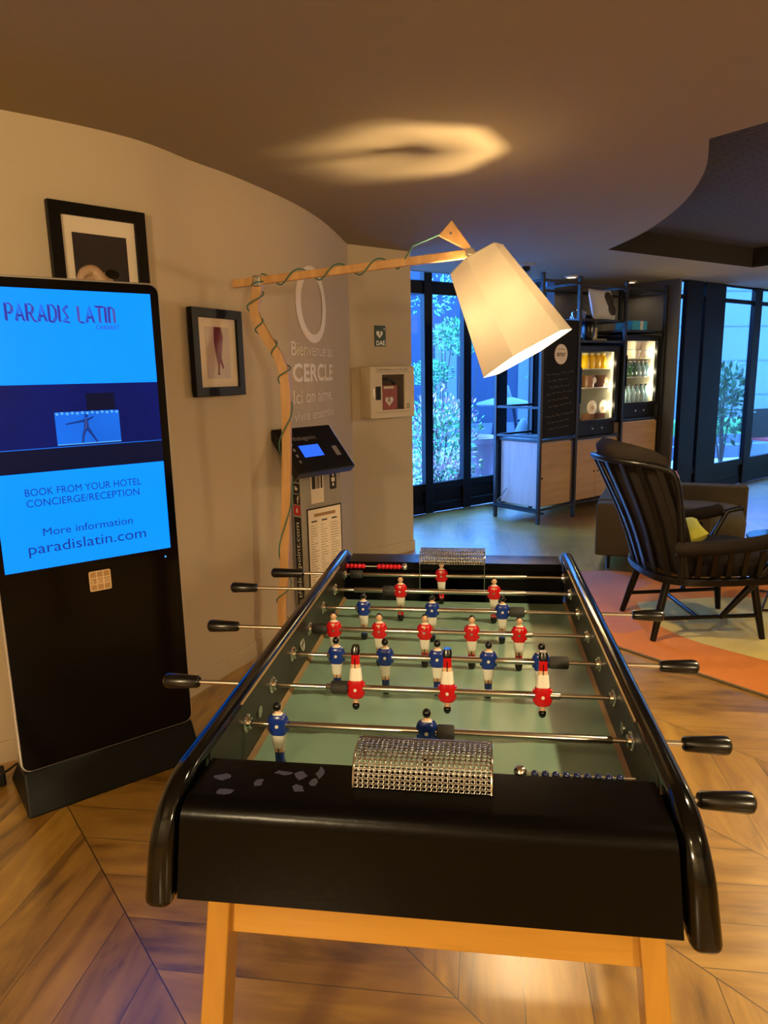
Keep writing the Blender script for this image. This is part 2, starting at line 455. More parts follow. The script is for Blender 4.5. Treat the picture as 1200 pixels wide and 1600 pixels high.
        fs += [(top, j, (j + 1) % n) for j in range(n)] + [(top + 1, (k - 2) * n + (j + 1) % n, (k - 2) * n + j) for j in range(n)]
        return s.add(vs, fs, m)

    def loft(s, secs, n=16, p=3.0, m=None):
        """super-ellipse rings: (z, wx, wy, cx, cy, mat of the band above)"""
        vs = []; fs = []; mm = []
        for z, wx, wy, cx, cy, q in secs:
            for j in range(n):
                a = 2 * math.pi * (j + 0.5) / n; ca, sa = math.cos(a), math.sin(a)
                vs.append((cx + wx / 2 * math.copysign(abs(ca) ** (2 / p), ca), cy + wy / 2 * math.copysign(abs(sa) ** (2 / p), sa), z))
        for i in range(len(secs) - 1):
            for j in range(n):
                fs.append((i * n + j, i * n + (j + 1) % n, (i + 1) * n + (j + 1) % n, (i + 1) * n + j)); mm.append(secs[i][5])
        fs.append(tuple(range(n))[::-1]); mm.append(secs[0][5])
        fs.append(tuple((len(secs) - 1) * n + j for j in range(n))); mm.append(secs[-2][5])
        b = len(s.v); s.v += [s.X @ Vector(q) for q in vs]; s.f += [tuple(i + b for i in f) for f in fs]; s.mi += mm
        return s

    def grid(s, rows, m=None, closed_u=False):
        k = len(rows); n = len(rows[0]); vs = [p for r in rows for p in r]; fs = []
        for i in range(k - 1):
            for j in range(n if closed_u else n - 1):
                fs.append((i * n + j, i * n + (j + 1) % n, (i + 1) * n + (j + 1) % n, (i + 1) * n + j))
        return s.add(vs, fs, m)

    def mesh(s, name, mats, inv=None, smooth=False, bevel=0.0, fix=True):
        me = bpy.data.meshes.new(name)
        vs = [tuple(inv @ p) if inv else tuple(p) for p in s.v]
        me.from_pydata(vs, [], s.f)
        for q in (mats if isinstance(mats, (list, tuple)) else [mats]): me.materials.append(q)
        me.polygons.foreach_set('material_index', s.mi)
        if fix:
            bm = bmesh.new(); bm.from_mesh(me); bmesh.ops.recalc_face_normals(bm, faces=bm.faces); bm.to_mesh(me); bm.free()
        if smooth:
            me.polygons.foreach_set('use_smooth', [True] * len(me.polygons))
            if hasattr(me, 'set_sharp_from_angle'): me.set_sharp_from_angle(angle=R(smooth if smooth is not True else 40))
        me.update()
        return me

    def build(s, name, mats, parent=None, smooth=False, bevel=0.0, seg=2, solid=0.0, sub=0, fix=True):
        root = None
        if parent is not None: root = ROOT[parent.name]
        me = s.mesh(name, mats, root.inverted() if root else None, smooth, fix=fix)
        o = bpy.data.objects.new(name, me); COL.objects.link(o)
        if parent is not None: o.parent = parent; ROOT[o.name] = root
        else: ROOT[o.name] = Matrix.Identity(4)
        if solid:
            md = o.modifiers.new('solidify', 'SOLIDIFY'); md.thickness = solid; md.offset = 0
        if sub:
            md = o.modifiers.new('subdivision', 'SUBSURF'); md.levels = sub; md.render_levels = sub
        if bevel:
            md = o.modifiers.new('bevel', 'BEVEL'); md.width = bevel; md.segments = seg; md.limit_method = 'ANGLE'; md.angle_limit = R(35)
        return o


def tag(o, label=None, cat=None, group=None, kind=None):
    if label: o['label'] = label
    if cat: o['category'] = cat
    if group: o['group'] = group
    if kind: o['kind'] = kind
    return o


def text_mesh(s, size=1.0, align='CENTER', space=1.0, bold=0.0):
    """outline text -> list of vertices and faces in the xy plane"""
    cu = bpy.data.curves.new('text', 'FONT'); cu.body = s; cu.size = size; cu.align_x = align; cu.space_character = space
    cu.resolution_u = 3; cu.offset = bold
    o = bpy.data.objects.new('text', cu); COL.objects.link(o)
    dg = bpy.context.evaluated_depsgraph_get(); dg.update()
    me = bpy.data.meshes.new_from_object(o.evaluated_get(dg))
    vs = [v.co.copy() for v in me.vertices]; fs = [tuple(p.vertices) for p in me.polygons]
    bpy.data.objects.remove(o); bpy.data.curves.remove(cu); bpy.data.meshes.remove(me)
    return vs, fs


def text_on(name, s, fn, size, material, parent, align='CENTER', width=None, space=1.0, bold=0.0):
    """text placed by fn(u, v) -> world point; width squeezes the line to that width"""
    vs, fs = text_mesh(s, size, align, space, bold)
    if not vs: return None
    x0 = min(v.x for v in vs); x1 = max(v.x for v in vs)
    k = 1.0
    if width: k = width / (x1 - x0)
    b = MB()
    b.add([fn(v.x * k, v.y) for v in vs], fs)
    return b.build(name, material, parent, fix=False)


def rounded_rect(w, h, r, n=6):
    pts = []
    for cx, cy, a0 in ((w / 2 - r, h / 2 - r, 0), (-w / 2 + r, h / 2 - r, 90), (-w / 2 + r, -h / 2 + r, 180), (w / 2 - r, -h / 2 + r, 270)):
        for i in range(n + 1):
            a = R(a0 + 90 * i / n); pts.append((cx + r * math.cos(a), cy + r * math.sin(a)))
    return pts


def catmull(P, n=8):
    P = [Vector(p) for p in P]; out = []
    for i in range(len(P) - 1):
        a = P[max(i - 1, 0)]; b = P[i]; c = P[i + 1]; d = P[min(i + 2, len(P) - 1)]
        for j in range(n):
            t = j / n
            out.append(0.5 * ((2 * b) + (c - a) * t + (2 * a - 5 * b + 4 * c - d) * t * t + (3 * b - a - 3 * c + d) * t ** 3))
    out.append(P[-1]); return out

# ------------------------------------------------------------------ the setting
CEIL = 2.31
WALLPTS = [(-3.7, -0.9), (-2.75, 0.18), (-2.0, 0.88), (-1.525, 1.32), (-1.245, 1.665), (-1.13, 2.0), (-1.055, 2.2), (-0.99, 2.43), (-0.905, 2.8), (-0.85, 3.3), (-0.846, 4.04)]
WC = [Vector((p.x, p.y)) for p in catmull([(x, y, 0) for x, y in WALLPTS], 8)]


def struct(o, name=None):
    o['kind'] = 'structure'; return o


def ribbon(path, z0, z1, off=0.0, th=0.0):
    """vertical sheet along a plan path; off shifts it to the right of travel"""
    b = MB(); rows = [[], []]; k = len(path); P = []
    for i in range(k):
        a = path[max(i - 1, 0)]; c = path[min(i + 1, k - 1)]; t = (c - a).normalized(); nrm = Vector((t.y, -t.x))
        P.append((path[i] + nrm * off, nrm))
    if th:
        r = [[(p.x, p.y, z0) for p, q in P], [(p.x + q.x * th, p.y + q.y * th, z0) for p, q in P], [(p.x + q.x * th, p.y + q.y * th, z1) for p, q in P], [(p.x, p.y, z1) for p, q in P]]
        b.grid([r[0], r[1], r[2], r[3], r[0]])
    else:
        b.grid([[(p.x, p.y, z0) for p, q in P], [(p.x, p.y, z1) for p, q in P]])
    return b


# floor: indoor slab
b = MB(); b.add([(-4.5, -3.6, 0), (6.2, -3.6, 0), (6.2, 11.2, 0), (5.0, 9.72, 0), (2.1, 6.81, 0), (1.14, 7.4, 0), (-1.5, 5.02, 0), (-4.5, 5.02, 0)], [tuple(range(8))])
struct(b.build('floor', M['floor']))

# left wall, curved, and its skirting
struct(ribbon(WC, 0, CEIL + 0.05, -0.12, 0.12).build('wall_left', M['wall'], smooth=30))
struct(ribbon(WC, 0, 0.085, 0.0, 0.009).build('baseboard_left', M['wall'], smooth=30))
# the flat pier with the defibrillator, a block between the curved wall and the windows
PA, PB = Vector((-0.846, 4.04)), Vector((-0.443, 4.467))
PD = (PB - PA).normalized(); PN = Vector((PD.y, -PD.x))
pier = [PA, PB, PB + Vector((-0.72, 0.69)) * 1.0, PA + Vector((-0.9, 0.55))]
b = MB(); b.prism([tuple(p) for p in pier], 'z', 0, CEIL + 0.05); struct(b.build('wall_pier', M['wall']))
b = MB(); b.X = frame_mat((PA.x, PA.y, 0), math.degrees(math.atan2(PD.y, PD.x)))
b.box((0.0, -0.009, 0), (0.596, 0, 0.085)); b.box((0.587, 0, 0), (0.596, 0.4, 0.085)); struct(b.build('baseboard_pier', M['wall']))

# window wall behind the pier (heading 43 degrees)
W0, WH = (-0.571, 5.859, 0), 43.0
XW = frame_mat(W0, WH)


def framed(name, X, verticals, s0, s1, z_sill, z_head0, z_head1, z_top, ribs=True, depth=0.09):
    root = bpy.data.objects.new(name, None); COL.objects.link(root); root.matrix_world = X; ROOT[root.name] = X.copy(); root['kind'] = 'structure'
    b = MB(X)
    for a, c in verticals: b.box((a, -0.02, 0), (c, depth, z_top))
    ed = [s0] + [v for ac in verticals for v in ac] + [s1]
    gaps = [(ed[i], ed[i + 1]) for i in range(0, len(ed), 2) if ed[i + 1] - ed[i] > 0.005]
    g = MB(X)
    for a, c in gaps:
        b.box((a, 0.0, 0.0), (c, depth, 0.085)); b.box((a, -0.01, z_sill - 0.07), (c, depth, z_sill))
        b.box((a, depth * 0.3, 0.085), (c, depth * 0.8, z_sill - 0.07))
        if ribs: b.box((a, -0.015, 0.085), (c, 0.02, 0.10))
        b.box((a, 0.0, z_head0), (c, depth, z_head1)); b.box((a, 0.0, z_top - 0.02), (c, depth, z_top))
        g.box((a, depth * 0.5, z_sill), (c, depth * 0.5 + 0.006, z_head0)); g.box((a, depth * 0.5, z_head1), (c, depth * 0.5 + 0.006, z_top - 0.02))
    b.build('window_frame', M['frame_dark'], root, bevel=0.004, seg=1)
    g.build('window_pane', M['glass'], root)
    return root


ZT = 2.56
framed('window_1', XW, [(-1.0, -0.9), (-0.42, -0.32), (0.15, 0.25), (0.66, 0.765), (1.15, 1.285), (1.68, 1.80), (2.22, 2.34)], -1.2, 2.34, 0.305, 2.163, 2.286, ZT, depth=0.05)
b = MB(XW); b.box((-1.3, -0.34, CEIL), (2.36, -0.30, ZT + 0.03)); b.box((-1.3, -0.34, ZT), (2.36, 0.12, ZT + 0.03)); struct(b.build('trim_1', M['ceil']))
# wall behind the shelving, from the windows to the pillar
b = MB(XW); b.box((2.34, -0.02, 0), (3.1, 0.1, ZT)); struct(b.build('wall_back', M['darkwall']))
# pillar beside the shelving
XD0 = (2.78, 7.492, 0)
XD = frame_mat(XD0, 45.0)
b = MB(XD); b.box((-0.968, -0.03, 0), (-0.93, 0.76, CEIL + 0.02)); struct(b.build('wall_pillar', M['darkwall']))
b = MB(XD); b.box((-2.1, 0.66, 0), (-0.965, 0.76, ZT)); struct(b.build('wall_back', M['darkwall']))
# glazed doors on the right (heading 45 degrees)
framed('door_1', XD, [(-0.79, -0.475), (-0.41, 0.01), (0.70, 0.87), (1.62, 1.79), (2.55, 2.72)], -0.93, 3.2, 0.305, 2.12, 2.165, CEIL, ribs=False, depth=0.035)
# right and rear walls of the lobby
b = MB(); b.box((5.04, -3.6, 0), (5.2, 9.8, CEIL + 0.4)); struct(b.build('wall_right', M['wall']))
b = MB(); b.box((-4.5, -3.7, 0), (5.2, -3.55, CEIL + 0.4)); struct(b.build('wall_rear', M['wall']))
b = MB(); b.box((-4.1, -3.7, 0), (-3.95, -0.5, CEIL + 0.4)); b.box((-4.1, -1.1, 0), (-3.55, -0.5, CEIL + 0.4)); struct(b.build('wall_left', M['wall']))

# ceiling with the raised, tiled recess on the right
outer = [(-4.5, -3.7), (5.3, -3.7), (5.3, 10.1), (4.95, 9.72), (2.06, 6.83), (1.66, 7.24), (1.36, 6.98)]
q = XW @ Vector((2.36, -0.32, 0)); outer[-2] = (q.x + 0.35, q.y + 0.30); outer[-1] = (q.x, q.y)
q = XW @ Vector((-1.3, -0.32, 0)); outer += [(q.x, q.y), (-4.5, q.y)]
arc = [(p.x, p.y) for p in catmull([(1.048, 4.765, 0), (1.158, 4.2, 0), (1.196, 3.653, 0), (1.182, 3.135, 0), (1.105, 2.592, 0), (0.981, 2.128, 0)], 6)]
hole = arc + [(2.25, 0.82), (4.6, 3.2), (4.4, 4.3), (2.58, 6.143)]
bm = bmesh.new()
eds = []
for ring in (outer, hole):
    vv = [bm.verts.new((x, y, CEIL)) for x, y in ring]
    eds += [bm.edges.new((vv[i], vv[(i + 1) % len(vv)])) for i in range(len(vv))]
bmesh.ops.triangle_fill(bm, use_beauty=True, use_dissolve=False, edges=eds)
bm.verts.index_update()
cv = [v.co.copy() for v in bm.verts]; cf = [tuple(v.index for v in f.verts) for f in bm.faces]; bm.free()
b = MB(); b.add(cv, cf, 0)
RH = 0.17
k = len(hole)
b.add([(x, y, CEIL) for x, y in hole] + [(x, y, CEIL + RH) for x, y in hole], [(i, (i + 1) % k, k + (i + 1) % k, k + i) for i in range(k)], 1)
b.add([(x, y, CEIL + RH) for x, y in hole], [tuple(range(k))], 2)
struct(b.build('ceiling', [M['ceil'], M['recess_side'], M['recess']], fix=False))
# roof slab closing the space above the ceiling
b = MB(); b.add([(-4.6, -3.8, 2.62), (5.4, -3.8, 2.62), (5.4, 10.2, 2.62), (4.95, 9.75, 2.62), (2.0, 6.95, 2.62), (1.3, 7.55, 2.62), (-1.6, 5.1, 2.62), (-4.6, 5.1, 2.62)], [tuple(range(8))])
struct(b.build('ceiling', M['recess_side']))

# ------------------------------------------------------------------ ceiling lights
def downlight(x, y, label, w, r=0.06, on=True, spot=150, z=CEIL, col=None):
    t = thing('downlight', (x, y, z), label, 'ceiling light')
    X = ROOT[t.name]
    b = MB(X); b.lathe([(r + 0.02, 0.0), (r + 0.022, -0.006), (r + 0.004, -0.014), (r, -0.012), (r, -0.002)], n=28); b.build('ring', M['offwhite'], t, smooth=40)
    b = MB(X); b.lathe([(r - 0.001, -0.004), (r - 0.001, -0.010)], n=24); b.build('diffuser', M['down_led'] if on else M['cream'], t)
    if w:
        lamp('downlight_beam', 'SPOT', (x, y, z - 0.03), w, col or DOWN_COL, 0.05, (x, y, 0), R(spot), 0.6)
    return t


downlight(1.32, 0.42, 'round recessed downlight above the right side of the football table', DOWN_W * 1.3)
downlight(0.97, 6.30, 'small round ceiling light in front of the windows above the chalkboard', 2.0, 0.045)
downlight(1.663, 6.913, 'small round ceiling light above the right-hand drinks fridge', 3.0, 0.035)
downlight(-0.55, -1.9, 'added fill downlight behind the camera over the lobby floor', BACK_FILL_W)  # unseen, added so the floor bounces warm light upwards
downlight(2.2, -1.2, 'added fill downlight near the right rear of the lobby', BACK_FILL_W)  # also unseen and added for the ambient level
downlight(2.3, 3.3, 'added round light in the dark tiled recess above the armchair', 34, z=CEIL + RH, spot=130)  # unseen recess light, added to light the armchair from overhead
def globe(x, y, z, r, label, w):  # unseen globes, added to raise the ambient light
    t = thing('fill_pendant', (x, y, CEIL), label, 'added fill lamp'); X = ROOT[t.name]
    b = MB(X); b.cyl((0, 0, 0), (0, 0, z + r - CEIL), 0.004, n=8); b.build('cord', M['cable'], t)
    b = MB(X); b.lathe([(0.05, 0.0), (0.05, -0.02), (0.0, -0.022)], n=24); b.build('rose', M['black_matte'], t)
    b = MB(X); b.ball((0, 0, z - CEIL), r, 24); b.build('globe', M['bulb'], t, smooth=180)
    lamp('fill_pendant_light', 'POINT', (x, y, z), w, FILL_GLOBE_COL, r * 0.8)


globe(1.5, -2.2, 1.75, 0.13, 'added fill globe behind the camera on the right side of the lobby', FILL_GLOBE_W)
globe(4.1, 4.4, 1.75, 0.13, 'added fill globe beyond the right edge near the glass doors', 60)
globe(-0.9, -2.6, 1.75, 0.13, 'added fill globe behind the camera on the left side of the lobby', FILL_GLOBE_W * 1.6)
t = thing('smoke_detector', (0.471, 5.363, CEIL), 'small round detector on the ceiling behind the lamp shade', 'detector')
b = MB(ROOT[t.name]); b.lathe([(0.075, 0), (0.075, -0.012), (0.06, -0.018)], n=24); b.build('plate', M['bag_grey'], t, smooth=40)
b = MB(ROOT[t.name]); b.lathe([(0.035, -0.018), (0.035, -0.05), (0.02, -0.06)], n=20); b.build('head', M['black_matte'], t, smooth=40)

# ------------------------------------------------------------------ football table
FT = thing('foosball_table', (0, 0.375, 0), 'black football table with green pitch and red and blue players on steel rods', 'table football')
ZR = 0.838


def mir(y): return 0.75 - y


def side_panel(sgn):
    # side profile with the rounded upper corners, closed polygon in (y, z)
    pr = []
    y0, y1, zt, zb, r = -0.298, 1.048, 0.896, 0.722, 0.095
    for i in range(11):
        a = R(180 - 9 * i); pr.append((y0 + r + r * math.cos(a), zt - r + r * math.sin(a)))
    for i in range(11):
        a = R(90 - 9 * i); pr.append((y1 - r + r * math.cos(a), zt - r + r * math.sin(a)))
    pr += [(y1, zb), (y0, zb)]
    b = MB(); n = len(pr)
    xi = [sgn * (0.311 + (0.896 - z) * 0.10) for y, z in pr]; xo = [sgn * (0.343 + (0.896 - z) * 0.15) for y, z in pr]
    vs = [(xi[i], pr[i][0], pr[i][1]) for i in range(n)] + [(xo[i], pr[i][0], pr[i][1]) for i in range(n)]
    b.add(vs, [tuple(range(n)), tuple(range(n, 2 * n))[::-1]] + [(i, n + i, n + (i + 1) % n, (i + 1) % n) for i in range(n)])
    return b.build('side_rail', M['black'], FT, smooth=25, bevel=0.0145, seg=4)


for s_ in (-1, 1): side_panel(s_)


def end_panel(m):
    pr = [(-0.168, 0.872), (-0.255, 0.872)]
    for i in range(1, 7):
        a = R(90 + 15 * i); pr.append((-0.257 + 0.026 * math.cos(a), 0.846 + 0.026 * math.sin(a)))
    pr += [(-0.286, 0.735), (-0.262, 0.735), (-0.250, 0.84), (-0.168, 0.848)]
    if m: pr = [(mir(y), z) for y, z in pr]
    n = len(pr); b = MB()
    xs = [0.309 + (0.872 - z) * 0.10 for y, z in pr]
    b.add([(-xs[i], *pr[i]) for i in range(n)] + [(xs[i], *pr[i]) for i in range(n)], [tuple(range(n)), tuple(range(n, 2 * n))[::-1]] + [(i, n + i, n + (i + 1) % n, (i + 1) % n) for i in range(n)])
    return b.build('end_panel', M['black_worn'], FT, smooth=30)


end_panel(False); end_panel(True)
# inner goal wall at each end, with the goal opening
for m in (0, 1):
    y = -0.172 if not m else mir(-0.172)
    b = MB()
    b.box((-0.318, y - 0.004, 0.752), (-0.095, y + 0.004, 0.85)); b.box((0.095, y - 0.004, 0.752), (0.318, y + 0.004, 0.85))
    b.box((-0.095, y - 0.004, 0.835), (0.095, y + 0.004, 0.85))
    b.build('goal_wall', M['black_worn'], FT)
# playfield, sloping border strips, inner side faces, bottom board
b = MB(); b.box((-0.316, -0.165, 0.742), (0.316, 0.915, 0.755)); b.build('playfield', M['field'], FT)
b = MB(); b.box((-0.325, -0.27, 0.726), (0.325, 1.02, 0.742)); b.build('bottom_board', M['black_worn'], FT)
for s_ in (-1, 1):
    b = MB(); b.hexa([(s_ * 0.3155, -0.165, 0.755), (s_ * 0.3255, -0.165, 0.755), (s_ * 0.3255, 0.915, 0.755), (s_ * 0.3155, 0.915, 0.755)], [(s_ * 0.3155, -0.165, 0.757), (s_ * 0.3255, -0.165, 0.766), (s_ * 0.3255, 0.915, 0.766), (s_ * 0.3155, 0.915, 0.757)])
    b.build('border_strip', M['strip'], FT)
    b = MB(); b.hexa([(s_ * 0.3235, -0.168, 0.756), (s_ * 0.326, -0.168, 0.756), (s_ * 0.326, 0.918, 0.756), (s_ * 0.3235, 0.918, 0.756)], [(s_ * 0.3115, -0.168, 0.882), (s_ * 0.314, -0.168, 0.882), (s_ * 0.314, 0.918, 0.882), (s_ * 0.3115, 0.918, 0.882)])
    b.build('inner_side', M['inner'], FT)
    b = MB(); b.box((s_ * 0.311 - 0.0015, -0.03, 0.8865), (s_ * 0.311 + 0.0015, 0.80, 0.8895)); b.build('painted_edge_gleam', M['strip'], FT)  # gleam along the rail's inner edge, painted as a thin pale strip
# round maker's badge on the left inner side
xb = -0.3155
b = MB(Matrix.Translation((-0.3168, 0.385, 0.825)) @ Matrix.Rotation(R(-7), 4, 'Y'))
b.lathe([(0.0, 0.0), (0.016, 0.0), (0.016, 0.0012), (0.0, 0.0012)], ax='x', n=28); bd = b.build('badge', M['black_matte'], FT)
b = MB(Matrix.Translation((-0.3152, 0.385, 0.825)) @ Matrix.Rotation(R(-7), 4, 'Y'))
b.path([(0, 0.0135 * math.cos(a), 0.0135 * math.sin(a)) for a in [2 * math.pi * i / 28 for i in range(28)]], 0.0011, 6, closed=True)
b.path([(0, 0.006, 0.009), (0, -0.004, 0.004), (0, 0.004, -0.003), (0, -0.006, -0.009)], 0.0011, 6)
b.build('badge_mark', M['white'], bd)


# chrome bearings in the side walls
def bushing_mesh():
    b = MB(); b.lathe([(0.0, 0.0), (0.0165, 0.0), (0.0165, 0.002), (0.011, 0.004), (0.010, 0.009), (0.0065, 0.010), (0.0065, 0.004)], ax='x', n=22)
    for i in range(4):
        a = R(45 + 90 * i); b.ball((0.003, 0.0135 * math.cos(a), 0.0135 * math.sin(a)), 0.0022, 8)
    return b.mesh('bearing', M['chrome'], smooth=35)


bme = bushing_mesh()
for s_ in (-1, 1):
    for k in range(8):
        o = bpy.data.objects.new('bearing', bme); COL.objects.link(o); o.parent = FT
        o.location = (s_ * 0.3165, -0.15 + 0.15 * k - 0.375, ZR); o.rotation_euler = (0, 0, 0 if s_ < 0 else math.pi)
    b = MB(Matrix.Translation((s_ * 0.3165, 0.072, 0.822)) @ Matrix.Rotation(0 if s_ < 0 else math.pi, 4, 'Z'))
    b.lathe([(0.0, 0.0), (0.011, 0.0), (0.011, 0.002), (0.006, 0.003)], ax='x', n=18); b.build('bolt_cap', M['chrome'], FT, smooth=35)


# players: one mesh per team and facing, origin on the rod axis
def player_mesh(kind):
    mats = [M['hair'], M['skin'], M['white'], M['red' if kind == 'red' else 'blue'], M['chrome']]
    HAIR, SKIN, WHT, SH, CH = 0, 1, 2, 3, 4
    f = -1  # the figure faces local -y
    b = MB()
    b.loft([(-0.081, 0.013, 0.016, 0, -0.004, HAIR), (-0.072, 0.017, 0.020, 0, -0.003, HAIR), (-0.066, 0.015, 0.015, 0, 0, SH if kind == 'red' else SH),
            (-0.052, 0.0155, 0.014, 0, 0, SH), (-0.0478, 0.0165, 0.014, 0, 0, SKIN), (-0.0405, 0.0175, 0.0145, 0, 0, WHT), (-0.038, 0.021, 0.016, 0, 0, WHT),
            (-0.0165, 0.0245, 0.018, 0, 0, SH), (-0.0135, 0.028, 0.020, 0, 0, SH), (0.010, 0.0305, 0.0205, 0, 0, SH), (0.0165, 0.028, 0.018, 0, 0, SH), (0.0195, 0.018, 0.014, 0, 0, WHT),
            (0.0215, 0.011, 0.010, 0, 0, SKIN), (0.0245, 0.008, 0.008, 0, 0, SKIN)], n=16, p=3.2)
    b.ball((0, 0, 0.0315), 0.0068, 14, SKIN, (0.95, 1.08, 1.25))
    b.ball((0, 0.0020, 0.0335), 0.0070, 14, HAIR, (1.0, 1.02, 1.16))        # hair over the back of the head
    b.ball((0, f * 0.0072, 0.0308), 0.0014, 8, SKIN)                         # nose
    for s in (-1, 1):
        b.ball((s * 0.0026, f * 0.0066, 0.0333), 0.0009, 6, HAIR)            # eyes
        b.ball((s * 0.0066, 0, 0.0312), 0.0016, 6, SKIN, (0.6, 1, 1.3))      # ears
        b.loft([(-0.011, 0.006, 0.009, s * 0.0145, -0.001, SH), (0.008, 0.0075, 0.011, s * 0.0142, 0, SH), (0.015, 0.006, 0.009, s * 0.0125, 0, SH)], n=8, p=2.4)
    b.cbox((0, f * 0.0070, 0.0272), (0.0036, 0.0012, 0.0008), HAIR)          # mouth
    b.add([(-0.004, f * 0.0101, 0.0165), (0.004, f * 0.0101, 0.0165), (0.0, f * 0.0112, 0.008)], [(0, 1, 2)], SKIN)   # open collar
    b.box((-0.0009, -0.0098, -0.066), (0.0009, 0.0072, -0.040), HAIR)        # gap between the legs
    for s in (-1, 1):
        b.lathe([(0.0, 0.0), (0.0032, 0.0), (0.0028, 0.0014), (0.0, 0.0016)] if s > 0 else [(0.0, 0.0), (0.0032, 0.0), (0.0028, -0.0014), (0.0, -0.0016)], (0, s * 0.0104, 0.001), 10, WHT if s > 0 else CH, 'y')
    return b.mesh('player_figure', mats, smooth=45)


PM = {'red': player_mesh('red'), 'blue': player_mesh('blue')}


def grip_mesh(sgn, L, x_in):
    b = MB(); r0, r1 = 0.0118, 0.0148
    pr = [(0.0, 0.0), (r0 * 0.8, 0.0), (r0, 0.003), (r1, L - 0.010), (r1 * 0.93, L - 0.004), (r1 * 0.6, L), (0.0, L)]
    b.lathe([(r, sgn * h) for r, h in pr], (x_in, 0, 0), 12, ax='x')
    return b


def rod(y, team, xs, hand, x_in, x_out, thick, bumpers, flip, label):
    b = MB()
    xr = 0.336
    a0, a1 = (x_in, xr) if hand < 0 else (-xr, x_in)
    b.cyl((a0, y, ZR), (a1, y, ZR), 0.0042, n=12)
    b.path([(thick[0], y, ZR), (thick[0] + 0.002, y, ZR), (thick[1] - 0.002, y, ZR), (thick[1], y, ZR)], [0.0052, 0.0064, 0.0064, 0.0052], 14)
    o = b.build('rod', M['steel'], FT, smooth=40)
    o['label'] = label
    g = grip_mesh(hand, abs(x_out - x_in), x_in); g.v = [p + Vector((0, y, ZR)) for p in g.v]
    g.build('handle', M['grip'], o, smooth=35)
    for c0, c1 in bumpers:
        q = MB(); q.path([(c0, y, ZR), (c0 + 0.003, y, ZR), (c1 - 0.003, y, ZR), (c1, y, ZR)], [0.0105, 0.0125, 0.0125, 0.0105], 18); q.build('rubber_bumper', M['rubber'], o, smooth=40)
    for x in xs:
        p = bpy.data.objects.new('player_figure', PM[team]); COL.objects.link(p); p.parent = o
        p.location = (x, y - 0.375, ZR)
        p.rotation_euler = (R(flip), 0, 0) if team == 'red' else (R(-flip), 0, math.pi)


rod(0.90, 'red', [-0.031], -1, -0.439, -0.537, (-0.262, 0.211), [(-0.300, -0.262)], 0, 'rod of the far red goalkeeper')
rod(0.75, 'red', [-0.134, 0.116], -1, -0.535, -0.609, (-0.262, 0.20), [(-0.181, -0.150)], 0, 'rod with two red players')
rod(0.60, 'blue', [-0.211, -0.039, 0.133], 1, 0.439, 0.511, (-0.232, 0.19), [(0.150, 0.186)], 0, 'rod with three blue players')
rod(0.45, 'red', [-0.256, -0.150, -0.046, 0.060, 0.165], -1, -0.485, -0.559, (-0.275, 0.195), [(-0.306, -0.272)], 0, 'rod with five upright red players')
rod(0.30, 'blue', [-0.220, -0.117, -0.009, 0.095, 0.200], 1, 0.43, 0.502, (-0.24, 0.225), [(0.216, 0.254)], 0, 'rod with five blue players')
rod(0.15, 'red', [-0.153, 0.018, 0.190], -1, -0.460, -0.531, (-0.21, 0.222), [(-0.200, -0.168)], 176, 'rod with three upside-down red players')
rod(0.0, 'blue', [-0.260, -0.009], 1, 0.392, 0.463, (-0.276, 0.285), [(0.007, 0.036)], 0, 'nearest visible rod with two blue players')
rod(-0.15, 'blue', [0.0], 1, 0.371, 0.444, (-0.26, 0.26), [(-0.055, -0.017)], 0, 'near goalkeeper rod under the mesh hood')


# perforated chrome hoods over the goals
def hood(m):
    prof = [(-0.128, 0.878), (-0.134, 0.897), (-0.148, 0.907), (-0.168, 0.911), (-0.188, 0.911), (-0.203, 0.907), (-0.213, 0.898), (-0.219, 0.886), (-0.222, 0.873)]
    pv = [Vector((0, p.x, p.y)) for p in catmull([(y, z, 0) for y, z in prof], 6)]
    L = [0.0]
    for i in range(1, len(pv)): L.append(L[-1] + (pv[i] - pv[i - 1]).length)

    def at(t):
        d = t * L[-1]
        for i in range(1, len(pv)):
            if L[i] >= d - 1e-9:
                w = (d - L[i - 1]) / (L[i] - L[i - 1]); return pv[i - 1].lerp(pv[i], w)
        return pv[-1]
    nx, ny, hw = 26, 14, 0.092
    b = MB()
    def P(u, t):
        p = at(t); return (-hw + 2 * hw * u, mir(p.y) if m else p.y, p.z)
    t0 = 0.0 if m else 0.34
    # plain top bar at the inner edge
    if t0: b.grid([[P(i / nx, t0 * j / 4) for i in range(nx + 1)] for j in range(5)])
    # perforated sheet: each cell is a frame round a square hole
    for i in range(nx):
        for j in range(ny):
            u0, u1 = i / nx, (i + 1) / nx; v0 = t0 + (1 - t0) * j / ny; v1 = t0 + (1 - t0) * (j + 1) / ny
            du = (u1 - u0) * 0.22; dv = (v1 - v0) * 0.22
            o_ = [P(u0, v0), P(u1, v0), P(u1, v1), P(u0, v1)]; i_ = [P(u0 + du, v0 + dv), P(u1 - du, v0 + dv), P(u1 - du, v1 - dv), P(u0 + du, v1 - dv)]
            b.add(o_ + i_, [(0, 1, 5, 4), (1, 2, 6, 5), (2, 3, 7, 6), (3, 0, 4, 7)])
    h = b.build('goal_hood', M['hood'], FT, smooth=50, solid=0.0012)
    for s in (-1, 1):
        q = MB(); pts = [P(0 if s < 0 else 1, t / 12) for t in range(13)]
        y = -0.17 if not m else mir(-0.17)
        q.path(pts, 0.0016, 8)
        q.path([pts[0], (pts[0][0], pts[0][1], 0.80)], 0.0016, 8)
        q.build('hood_edge', M['chrome'], h, smooth=40)
    return h


hood(False); hood(True)
